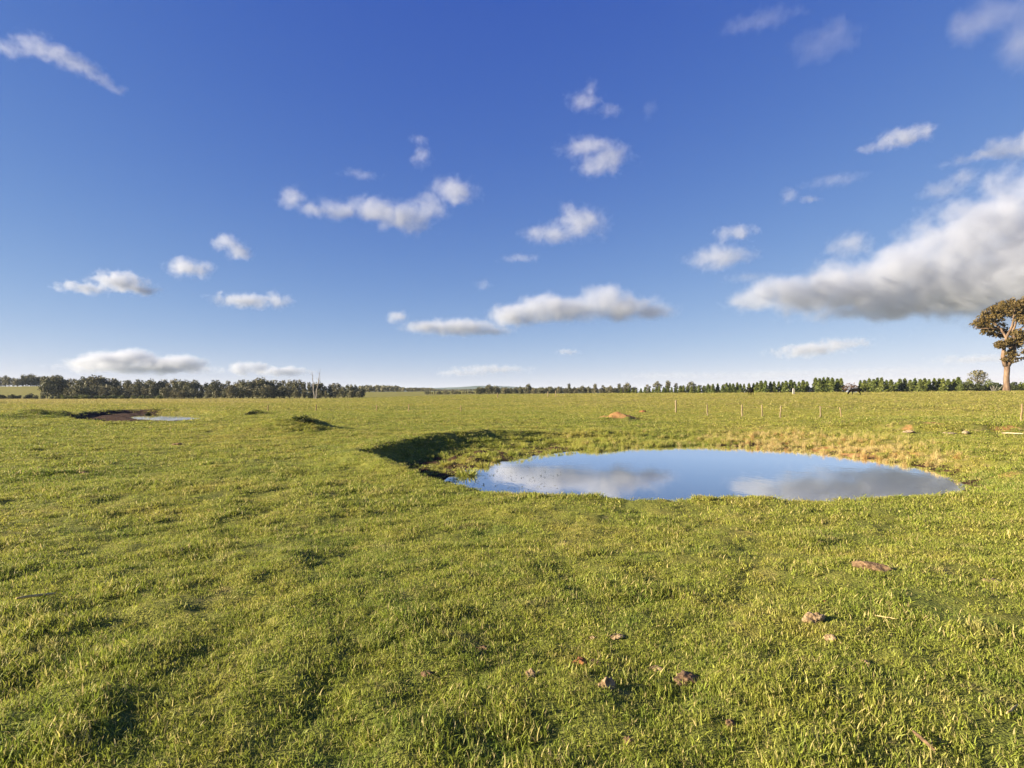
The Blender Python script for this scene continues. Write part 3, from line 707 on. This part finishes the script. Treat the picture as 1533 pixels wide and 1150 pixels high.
# ------------------------------------------------------------------ fence posts
def post_mesh(seed, mat, h=1.0, r=.065):
    R = np.random.default_rng(seed); b = MB(); n = 6
    path = [(R.normal() * .012, R.normal() * .012, -.15 + (h + .15) * i / n) for i in range(n + 1)]
    b.tube(path, [r * 1.08] + [r * R.uniform(.93, 1.05) for _ in range(n - 1)] + [r * .86], 9); return b.mesh('fence_post', mat)
def fence_post(px, pyb, hpx, wpx, mat, label, group, seed, tilt=0, dist=None):
    p = at(px, dist) if dist else hit(px, pyb); D = p.y; h = hpx / F * D; r = max(.035, wpx / F * D / 2 * .8)
    o = link('fence_post', post_mesh(seed, mat, h, r)); o.location = p; o.rotation_euler = (R.normal() * .03, math.radians(tilt), R.uniform(0, 6))
    return tag(o, label, 'fence post', group)
GP = 'pale fence posts behind the pond'
fence_post(1012, 618.5, 19, 3.2, M_POST, 'thickest pale fence post, between the orange dirt heap and the pond reeds', GP, 1, 1)
fence_post(1059, 623, 17, 2.4, M_POST, 'thin pale fence post, second from the dirt heap', GP, 2, -2)
fence_post(1111, 624, 18, 2.8, M_POST, 'pale fence post on the grass below the end-on cow', GP, 3)
fence_post(1141, 625, 19, 2.4, M_POST, 'pale fence post halfway along the row behind the pond', GP, 4, 1)
fence_post(1168, 625.5, 18, 2.6, M_POST, 'pale fence post below the white marker post', GP, 5, -1)
fence_post(1228, 626, 18, 2.6, M_POST, 'last pale fence post of the row, beside the dark thin one', GP, 6, 1)
fence_post(1259.5, 626, 16, 1.6, M_POSTD, 'thin dark leaning fence post at the end of the row', GP, 7, 4)
fence_post(1529.5, 631, 26, 2.6, M_POSTD, 'dark fence post standing alone in the grass by the big gum', None, 8)
for i, (px, pb, h) in enumerate([(401, 616, 9), (473, 615, 9), (564, 616, 10), (612, 617, 12), (690, 617, 10)]):
    fence_post(px, pb, h, 1.8, M_POSTD, 'weathered grey fence post far out on the open pasture', 'grey fence posts on the pasture', 20 + i, R.normal() * 2)
for i, (px, h) in enumerate([(745, 8), (820, 8), (832, 9)]):
    fence_post(px, 0, h, 1.8, M_POST, 'small pale fence post on the brow of the middle skyline', 'small posts on the brow', 30 + i, 0, 150)
p = hit(1188, 590.5); b = MB(); hh = 9 / F * p.y
b.add([(sx * .19, sy * .14, z) for z in (-.1, hh * .72) for sx, sy in ((-1, -1), (1, -1), (1, 1), (-1, 1))] + [(sx * .12, sy * .10, hh) for sx, sy in ((-1, -1), (1, -1), (1, 1), (-1, 1))],
      [(0, 1, 5, 4), (1, 2, 6, 5), (2, 3, 7, 6), (3, 0, 4, 7), (4, 5, 9, 8), (5, 6, 10, 9), (6, 7, 11, 10), (7, 4, 8, 11), (8, 9, 10, 11)])
o = link('marker_post', b.mesh('marker_post', M_WHITE, False)); o.location = p; tag(o, 'short stout white post on the brow between the two cows', 'post')

# ------------------------------------------------------------------ tussocks of the pond bank and mounds
def tussock_mesh(seed, n=420, mat=M_REED):
    R = np.random.default_rng(seed); V = []; T = []; B = []
    for i in range(n):
        a = R.uniform(0, 2 * PI); el = math.acos(R.uniform(.05, 1)); rr = .35 * math.sqrt(R.uniform()); bx, by = rr * math.cos(a), rr * math.sin(a)
        L = R.uniform(.35, .75); dx, dy, dz = math.cos(a) * math.sin(el), math.sin(a) * math.sin(el), math.cos(el); tw = R.uniform(0, PI); wv = .022
        ux, uy = math.cos(tw) * wv, math.sin(tw) * wv; b = R.uniform(); o = len(V)
        for f in (0, .45, .8):
            k = 1 - .6 * f; z = L * f * dz * .9 - .22 * f * f * math.sin(el) + .02; c = (bx + dx * L * f * .8, by + dy * L * f * .8, z)
            V += [(c[0] - ux * k, c[1] - uy * k, c[2]), (c[0] + ux * k, c[1] + uy * k, c[2])]; B += [b, b]
        V.append((bx + dx * L * .85, by + dy * L * .85, L * dz * .9 - .30 * math.sin(el) + .02)); B.append(b)
        T += [(o, o + 1, o + 3), (o, o + 3, o + 2), (o + 2, o + 3, o + 5), (o + 2, o + 5, o + 4), (o + 4, o + 5, o + 6)]
    me = npmesh('grass_tussock', V, T, smooth=False, mat=mat); fattr(me, 'bl', B); return me
TUS = [tussock_mesh(60 + i) for i in range(4)]
def tussock(p, s, label, group, i):
    o = link('grass_tussock', TUS[i % 4]); o.location = p - Vector((0, 0, .03)); o.rotation_euler = (0, 0, R.uniform(0, 6.28)); o.scale = (s, s, s * R.uniform(.75, 1.0))
    return tag(o, label, 'tussock', group)
i = 0
for (px, py, wpx) in [(608, 680, 14), (626, 676, 15), (645, 679, 16), (662, 683, 18), (668, 695, 18), (690, 691, 15), (704, 675, 14), (722, 686, 20), (734, 682, 18), (741, 690, 14), (723, 699, 18), (768, 681, 15), (755, 671, 16),
                      (780, 668, 15), (650, 666, 14), (672, 662, 14), (690, 668, 14), (640, 690, 15), (708, 662, 13), (729, 660, 13), (745, 664, 13), (798, 660, 13), (812, 668, 14), (830, 662, 12), (846, 668, 13), (862, 660, 12), (880, 664, 13), (905, 662, 12), (926, 661, 12), (770, 657, 12), (905, 671, 12), (858, 674, 13), (820, 679, 13), (700, 683, 15), (655, 700, 14)]:
    p = hit(px, py); tussock(p, wpx / F * p.y / (.95 if px < 720 else .80), 'rounded grass tussock on the shaded left bank of the near pond', 'tussocks on the shaded bank', i); i += 1
for j in range(34):
    px = R.uniform(735, 960); p = hit(px, np.interp(px, [735, 850, 960], [668, 664, 657]) + R.uniform(-13, 12))
    if pond_t(np.array([p.x]), np.array([p.y]))[0][0] < 1.0: tussock(p, R.uniform(.30, .52), 'shaggy green tussock on the broken back bank of the near pond', 'tussocks on the broken back bank', j)
p = hit(698, 712); tussock(p, .62, 'big pale round tussock at the very edge of the near pond\'s water', None, 2)
for j in range(34):
    px = R.uniform(940, 1440); f = (px - 940) / 500; py = np.interp(px, [940, 1040, 1120, 1200, 1310, 1365, 1430], [668, 664, 667, 674, 687, 694, 716]) - R.uniform(1, 12)
    p = hit(px, py); tussock(p, R.uniform(.18, .34), 'straw coloured tussock among the dry grass on the sunny far bank of the near pond', 'straw tussocks on the sunny bank', j)
def low_bush(px, py, h, wd, label, k=1):
    p = hit(px, py); return plant('low_bush', SHRUB[k], p - Vector((0, 0, .05)), h, wd, label, 'bush', parts=('stem', 'foliage'))
low_bush(447, 629, .36, 1.7, 'low bushy clump on the crest of the grassy mound', 0); low_bush(462, 633, .36, 1.8, 'dark trailing bush down the shaded side of the grassy mound', 3)
low_bush(376, 621.5, .45, 1.5, 'small dark bush out on the pasture between the grassy mound and the far pond')
low_bush(222, 621, .4, 1.5, 'dark scrubby bush on the bank beside the far pond', 3)

# ------------------------------------------------------------------ clods, dung, stones and sticks in the turf
def lump_mesh(name, seed, sx, sy, sz, mat, rough=.35, flat=.35):
    bm = bmesh.new(); bmesh.ops.create_icosphere(bm, subdivisions=4, radius=1); R = np.random.default_rng(seed); of = R.uniform(0, 50, 3)
    co = np.array([v.co for v in bm.verts])
    a = fbm(co[:, 0] * 1.6 + of[0] + co[:, 2], co[:, 1] * 1.6 + of[1] - co[:, 2] * .7, seed, 4) - .5
    a2 = fbm(co[:, 0] * 5 + of[2] + co[:, 2] * 3, co[:, 1] * 5 + co[:, 2] * 2, seed + 3, 3) - .5
    for v, p, q, q2 in zip(bm.verts, co, a, a2):
        k = 1 + q * 1.7 * rough * 2.2 + q2 * rough * 1.5; z = p[2] * k
        v.co = (p[0] * k * sx, p[1] * k * sy, max(z, -.6) * sz)
    for f in bm.faces: f.smooth = True
    me = bpy.data.meshes.new(name); bm.to_mesh(me); bm.free(); me.materials.append(mat); return me
LUMPS = []
def lump(name, px, py, wpx, hpx, mat, label, cat, seed, deep=.7, rz=0, lift=.35, group=None):
    p = hit(px, py); D = p.y; sx = wpx / F * D / 2; sz = hpx / F * D / 2 * .78
    o = link(name, lump_mesh(name, seed, sx, sx * deep, sz, mat)); o.location = p + Vector((0, 0, sz * lift)); LUMPS.append((p.x, p.y, sx * .95)); o.rotation_euler = (0, 0, rz); return tag(o, label, cat, group)
lump('dirt_clod', 867, 998, 22, 22, M_REDCL, 'rusty brown clod beside a dark hollow, reddest lump in the near grass', 'clod', 1, .8)
lump('dirt_clod', 892, 996, 20, 15, M_DUNG, 'grey-brown crumbling clod touching the rusty red clod', 'clod', 2)
lump('dirt_clod', 909, 1030, 22, 24, M_PALE, 'pale split upright clod in front of the rusty clod', 'clod', 3, .5, .4)
lump('dirt_clod', 795, 1012, 13, 16, M_PALE, 'small pale clod left of all the other clods near the rusty one', 'clod', 4)
lump('dirt_clod', 984, 1006, 22, 16, M_PALE, 'tan clod half sunk in grass next to a dark hollow', 'clod', 5)
lump('dirt_clod', 1027, 1020, 34, 18, M_DUNG, 'broad reddish crumbly dung heap right of the tan clod', 'dung', 6, .8, .5)
lump('dirt_clod', 923, 955, 20, 8, M_PALE, 'flat pale clod behind the rusty red clod', 'clod', 7)
lump('dirt_clod', 886, 957, 9, 8, M_PALE, 'tiny pale clod beside the flat pale one', 'clod', 8)
lump('dung_pat', 1219, 930, 27, 22, M_PALE, 'largest bleached dung pat, wedge shaped, on the right of the near pasture', 'dung', 9, .8, .3)
lump('dung_pat', 1242, 957, 16, 13, M_PALE, 'small bleached dung pat just below the wedge-shaped one', 'dung', 10)
lump('dirt_clod', 1235, 904, 9, 9, M_REDCL, 'small red-brown clod above the wedge-shaped bleached pat', 'clod', 11)
lump('dung_pat', 1305, 851, 42, 14, M_DUNG, 'long reddish dried dung pat, widest one on the right', 'dung', 12, .55, -.5)
lump('dirt_clod', 1294, 994, 13, 11, M_PALE, 'small white-topped clod with dark shadow, right of the clods by the rusty one', 'clod', 13)
lump('dirt_clod', 1093, 1085, 12, 14, M_DUNG, 'brown clod deep in the lower grass', 'clod', 14)
lump('dirt_clod', 940, 1112, 13, 13, M_DUNG, 'brown clod lowest of all in the near grass', 'clod', 15)
lump('dung_pat', 1484, 872, 24, 8, M_PALE, 'faint flat straw-coloured pat at the far right of the pasture', 'dung', 16)
lump('dung_pat', 640, 1010, 16, 8, M_DUNG, 'flat grey-brown pat left of the small pale clod', 'dung', 17)
lump('dung_pat', 722, 972, 18, 8, M_DUNG, 'flat grey-brown pat in yellowish turf, above left of the clods', 'dung', 18)
lump('dirt_clod', 265, 666, 14, 5, M_DUNG, 'low brown clod out on the left pasture', 'clod', 19)
lump('dirt_clod', 126, 709, 12, 5, M_DUNG, 'dark brown clod at the near left pasture by a shadowed tuft', 'clod', 20)
lump('stone', 1359, 648, 16, 6, M_STONE, 'cream stone at the left end of the pale scarp behind the pond', 'stone', 21)
lump('stone', 1421, 650, 18, 4, M_STONE, 'flat cream stone in the middle of the scarp behind the pond', 'stone', 22)
lump('stone', 1446, 649, 9, 7, M_STONE, 'small upright cream stone on the scarp, nearest the log', 'stone', 23)
lump('stone', 962, 1e9 if False else 618, 9, 6, M_REDCL, 'orange brown clod on the end of the dirt heap', 'clod', 24)
def stick(px0, py0, px1, py1, r, label, seed, mat=M_STICK, name='stick', cat='stick', lift=.03):
    a, c = hit(px0, py0), hit(px1, py1); R = np.random.default_rng(seed); m = (a + c) / 2; m.z += lift; b = MB()
    b.tube(crook(a + Vector((0, 0, lift)) - m, c + Vector((0, 0, lift)) - m, 6, .012, R), [r * .7, r, r * 1.05, r, r * .95, r * .85, r * .5], 9)
    o = link(name, b.mesh(name, mat)); o.location = m; return tag(o, label, cat)
stick(24, 906, 84, 897, .011, 'pale bleached stick lying in the left grass', 1, M_STRAWS, lift=.05)
stick(1500, 652, 1532, 653.5, .03, 'pale fallen log at the right end of the scarp', 2, M_STICK, 'log', 'log', .10)
stick(1309, 929, 1343, 935, .004, 'thin straw-coloured stick right of the wedge-shaped dung pat', 3, M_STRAWS, lift=.04)
stick(1507, 1080, 1524, 1066, .005, 'short yellow stick at the right edge of the near grass', 4, M_STRAWS, lift=.04)
stick(1367, 1110, 1400, 1140, .008, 'dark slanting stick in the lowest grass', 5, M_DUNG, lift=.05)
def pond_weed():
    R = np.random.default_rng(8); V = []; Fc = []
    for i in range(420):
        px = 690 + 150 * R.uniform() ** 1.6; py = R.uniform(696, 740); x, y = plane_pt(px, py, ZW + .035)
        if fbm(np.array([x * 2.]), np.array([y * 2.]), 91, 3)[0] < .5 or pond_t(np.array([x]), np.array([y]))[0][0] < 1.0: continue
        s = R.uniform(.010, .032); a = R.uniform(0, 6.28); o = len(V); h = R.uniform(0, .03) if i % 6 == 0 else .003
        ux, uy = math.cos(a) * s, math.sin(a) * s
        V += [(x - ux, y - uy, ZW + .033), (x + uy * .6, y - ux * .6, ZW + .035), (x + ux, y + uy, ZW + .035 + h), (x - uy * .6, y + ux * .6, ZW + .035 + h)]; Fc.append((o, o + 1, o + 2, o + 3))
    me = npmesh('pond_weed', V, Fc, smooth=False, mat=M_DARKB); fattr(me, 'bl', np.repeat(R.uniform(size=len(Fc)), 4)); tag(link('pond_weed', me), kind='stuff')
pond_weed()
grow()

# ------------------------------------------------------------------ far country
def far_wood():
    V, Q, B = [], [], []; o = 0; R = np.random.default_rng(3)
    for i in range(420):
        px = R.uniform(538, 735); y = R.uniform(640, 760); top = np.interp(px, [538, 595, 600, 645, 660, 735], [576.5, 577.5, 580, 580.5, 583, 583]) + R.uniform(0, 2)
        x = (px - W / 2) / F * y; z0 = H1(x, y); h = max(2.5, topz(top, y) - z0)
        v, q, b = leaves([(x, y, z0 + h * .55, h * .38, h * .38, h * .5)], 46, h * .15, 1000 + i, shell=.3); V.append(v); Q.append(q + o); B.append(b); o += len(v)
    me = npmesh('distant_wood', np.vstack(V), np.vstack(Q), smooth=False, mat=M_WOOD); fattr(me, 'bl', np.concatenate(B)); tag(link('distant_wood', me), kind='stuff')
far_wood()
def hills():
    nx, ny = 160, 26; V = []; az = np.radians(np.linspace(-34, 18, nx)); d = np.linspace(3600, 6200, ny)
    A, D = np.meshgrid(az, d); x, y = D * np.sin(A), D * np.cos(A); px = W / 2 + F * x / y
    top = np.interp(px, [250, 560, 650, 690, 715, 760, 830, 1000], [586, 582, 581, 579.5, 577.5, 578.5, 583, 587])
    prof = np.sin(np.clip((D - 3600) / 2600, 0, 1) * PI) ** 1.2
    z = -2 + ((HOR - top) / F * 4900 * 1.02) * prof * (.93 + .14 * fbm(x * .004, y * .004, 5, 4)) + 5 * prof * fbm(x * .03, y * .03, 6, 3)
    i = np.arange(ny - 1)[:, None] * nx; k = np.arange(nx - 1)[None, :]; Q = np.stack([i + k, i + k + 1, i + nx + k + 1, i + nx + k], -1).reshape(-1, 4)
    m = make_noise_mat('hill_forest', (.025, .040, .018), (.06, .075, .03), .01, .95, 0)
    tag(link('hills', npmesh('hills', np.stack([x.ravel(), y.ravel(), z.ravel()], 1), Q, mat=m)), kind='structure')
hills()

# ------------------------------------------------------------------ clouds: real volumes lit by the sun and the sky
cm, n = newmat('cloud_vapour'); b = NB(n); pv = b.n('ShaderNodeVolumePrincipled')
pv.inputs['Color'].default_value = (.62, .66, .75, 1); pv.inputs['Anisotropy'].default_value = .1; pv.inputs['Density'].default_value = 1.0; pv.inputs['Density Attribute'].default_value = 'density'
b.out(vol=pv.outputs[0]); cm.cycles.volume_step_rate = 2
def cloud(lobes, D, tau=3, amp=1.15, ns=.62, res=150, depth=.7, seed=0, thr=.18, k=1.3, warp=1.5):
    P = [(ray(x, y) * D + Vector((0, 0, EYE)), rx / F * D, min(rx, ry * 2.5) / F * D * depth, ry / F * D) for (x, y, rx, ry) in lobes]
    c = sum((p[0] for p in P), Vector()) / len(P); az = math.atan2(c.x, c.y); Ri = Matrix.Rotation(-az, 3, 'Z').inverted()
    L = [(Ri @ (p[0] - c), p[1] * 1.3, p[2] * 1.3, p[3] * 1.3) for p in P]
    lo = [min(l[0][i] - l[1 + i] * 1.2 for l in L) for i in range(3)]; hi = [max(l[0][i] + l[1 + i] * 1.2 for l in L) for i in range(3)]
    size = [hi[i] - lo[i] for i in range(3)]; vox = max(size) / res
    ob = link('cloud', bpy.data.meshes.new('cloud')); ob.location = c; ob.rotation_euler = (0, 0, -az)
    ng = bpy.data.node_groups.new('cloud', 'GeometryNodeTree'); ng.interface.new_socket('Geometry', in_out='OUTPUT', socket_type='NodeSocketGeometry'); g = NB(ng)
    out, vc, sm = g.n('NodeGroupOutput'), g.n('GeometryNodeVolumeCube'), g.n('GeometryNodeSetMaterial'); sm.inputs['Material'].default_value = cm
    g.l(vc.outputs[0], sm.inputs[0]); g.l(sm.outputs[0], out.inputs[0]); vc.inputs['Min'].default_value = lo; vc.inputs['Max'].default_value = hi
    for a, s in zip('XYZ', size): vc.inputs['Resolution ' + a].default_value = max(10, int(s / vox))
    pos = g.n('GeometryNodeInputPosition').outputs[0]; rz = sum(l[3] for l in L) / len(L) / 1.3
    def vm(op, a, v):
        q = g.n('ShaderNodeVectorMath', operation=op); g.l(a, q.inputs[0]); g.put(q.inputs[1], v); return q.outputs[0]
    wv = g.n('ShaderNodeTexNoise'); wv.inputs['Scale'].default_value = 1 / (rz * 2.2); wv.inputs['Detail'].default_value = 3; g.l(vm('ADD', pos, (seed * 997., 0, 0)), wv.inputs['Vector'])
    wp = vm('ADD', pos, vm('MULTIPLY', vm('SUBTRACT', wv.outputs[1], (.5, .5, .5)), (rz * warp, rz * warp, rz * warp * .8)))
    cur = None
    for l in L:
        q = g.n('ShaderNodeVectorMath', operation='LENGTH'); g.l(vm('DIVIDE', vm('SUBTRACT', wp, l[0]), l[1:]), q.inputs[0])
        v = g.math('SUBTRACT', 1.0, q.outputs['Value']); cur = v if cur is None else g.math('SMOOTH_MAX', cur, v, .3)
    nz = g.n('ShaderNodeTexNoise'); nz.inputs['Scale'].default_value = 1 / (rz * 2 * ns); nz.inputs['Detail'].default_value = 6; nz.inputs['Roughness'].default_value = .70
    g.l(vm('ADD', wp, (0, seed * 511., 0)), nz.inputs['Vector'])
    d = g.math('ADD', cur, g.math('MULTIPLY_ADD', nz.outputs[0], 2 * amp, -amp))
    d = g.math('MULTIPLY', g.math('SUBTRACT', d, thr), k, clamp=True)
    g.l(g.math('MULTIPLY', g.math('POWER', d, 1.3), .55 * tau / (2 * rz)), vc.inputs['Density'])
    md = ob.modifiers.new('vapour', 'NODES'); md.node_group = ng
    return tag(ob, group='clouds', kind='stuff')
CL = [
    ([(8, 72, 26, 11), (55, 70, 32, 17), (95, 86, 32, 13), (125, 101, 26, 11), (150, 118, 20, 9), (172, 133, 15, 7)], 1500, dict(tau=1.0)),
    ([(432, 298, 20, 17), (470, 314, 26, 11), (512, 314, 34, 13), (560, 314, 44, 17), (605, 326, 44, 22), (645, 311, 30, 20), (680, 286, 32, 20)], 2000, dict(tau=2.2)),
    ([(628, 208, 15, 8), (630, 236, 18, 17)], 1900, dict(tau=.9)),
    ([(885, 132, 9, 15), (876, 151, 28, 13), (912, 167, 24, 8)], 1600, dict(tau=.9)),
    ([(880, 220, 40, 15), (908, 237, 38, 20), (890, 252, 30, 13)], 1800, dict(tau=1.5)),
    ([(868, 331, 40, 25), (825, 352, 40, 15)], 2200, dict(tau=2.6)),
    ([(780, 387, 30, 7)], 2300, dict(tau=.5)), ([(722, 426, 14, 9)], 2600, dict(tau=.5)),
    ([(595, 474, 16, 8), (640, 490, 38, 9), (690, 490, 62, 12), (765, 473, 32, 16), (730, 496, 40, 6)], 3200, dict(tau=3.2, thr=.08, k=1.3, amp=.8)),
    ([(815, 462, 45, 20), (850, 465, 60, 17), (905, 450, 36, 22), (935, 461, 50, 18), (975, 468, 36, 12)], 3200, dict(tau=3.6, thr=.08, k=1.4, amp=.8)),
    ([(125, 432, 34, 9), (180, 422, 36, 15), (214, 434, 24, 8)], 2800, dict(tau=3.5)), ([(283, 402, 32, 15)], 2700, dict(tau=3)),
    ([(340, 364, 20, 12), (358, 378, 20, 13)], 2600, dict(tau=2.2)), ([(370, 450, 48, 11)], 3000, dict(tau=3)), ([(418, 450, 17, 14)], 3000, dict(tau=3.2)),
    ([(128, 544, 24, 9), (168, 540, 34, 13), (200, 535, 28, 12), (240, 546, 34, 10), (275, 544, 32, 11), (215, 552, 100, 8)], 6500, dict(tau=3, thr=.06, k=1.8, amp=.7)),
    ([(360, 552, 15, 11), (386, 551, 15, 11), (425, 557, 36, 7)], 6500, dict(tau=3, thr=.06, k=1.8, amp=.7)),
    ([(1452, 40, 28, 34), (1490, 15, 45, 30), (1520, 65, 34, 36), (1560, 40, 50, 70)], 1300, dict(tau=1.5, amp=.6, ns=.35)),
    ([(1350, 206, 34, 14), (1386, 198, 14, 15), (1306, 222, 20, 6)], 1700, dict(tau=1.8)),
    ([(1512, 222, 36, 18), (1448, 238, 34, 7), (1548, 215, 30, 22)], 1700, dict(tau=2)),
    ([(1408, 285, 30, 12), (1446, 266, 24, 14)], 1900, dict(tau=.9)), ([(1182, 292, 12, 12)], 2000, dict(tau=1.2)), ([(1213, 299, 16, 6)], 2000, dict(tau=.7)),
    ([(1270, 366, 30, 18)], 2400, dict(tau=2)), ([(1102, 350, 30, 11)], 2400, dict(tau=1.8)), ([(1078, 385, 48, 17)], 2500, dict(tau=2.2)),
    ([(1125, 452, 38, 20), (1190, 440, 60, 24), (1260, 435, 80, 30), (1340, 410, 90, 34), (1400, 370, 60, 36), (1460, 345, 70, 40), (1520, 310, 60, 46), (1400, 440, 150, 32), (1480, 420, 140, 50), (1580, 380, 120, 90), (1330, 466, 110, 12)],
     2700, dict(tau=4.4, thr=.10, k=1.9, res=260, ns=.55, amp=1.25, warp=.9, depth=.6)),
    ([(1205, 525, 50, 11), (1262, 514, 48, 8), (1230, 520, 50, 8)], 4200, dict(tau=2.5)), ([(1470, 537, 60, 7)], 5000, dict(tau=1.5)), ([(850, 527, 18, 5)], 4500, dict(tau=1.2)),
    ([(1235, 62, 60, 24)], 1500, dict(tau=.35)), ([(1140, 30, 60, 14)], 1400, dict(tau=.3)), ([(968, 165, 14, 22)], 1700, dict(tau=.3)), ([(1250, 270, 46, 9)], 1900, dict(tau=.4)), ([(1122, 415, 34, 8)], 2500, dict(tau=.5)), ([(540, 262, 30, 8)], 1900, dict(tau=.35)),
    ([(735, 553, 60, 7), (690, 558, 40, 6)], 6500, dict(tau=1.6)), ([(1010, 562, 90, 6), (1180, 560, 110, 7), (1330, 556, 90, 7)], 7500, dict(tau=.6)),
]
for i, (l, D, kw) in enumerate(CL): cloud(l, D, seed=i + 1, **kw)

# ------------------------------------------------------------------ air
def haze():
    bm = bmesh.new(); bmesh.ops.create_cube(bm, size=1); me = bpy.data.meshes.new('haze'); bm.to_mesh(me); bm.free()
    m, n = newmat('haze'); b = NB(n); p = b.n('ShaderNodeVolumePrincipled'); p.inputs['Color'].default_value = (.62, .78, 1, 1); p.inputs['Density'].default_value = HAZE; p.inputs['Anisotropy'].default_value = 0; b.out(vol=p.outputs[0])
    o = link('haze', me, m); o.scale = (18600, 18600, 90); o.location = (0, 0, 90 / 2 - 6); tag(o, kind='stuff')
HAZE = 6e-5
haze()
sc.cycles.max_bounces = 6; sc.cycles.diffuse_bounces = 3; sc.cycles.glossy_bounces = 3; sc.cycles.transmission_bounces = 4; sc.cycles.volume_bounces = 3; sc.cycles.transparent_max_bounces = 8
sc.cycles.use_denoising = True
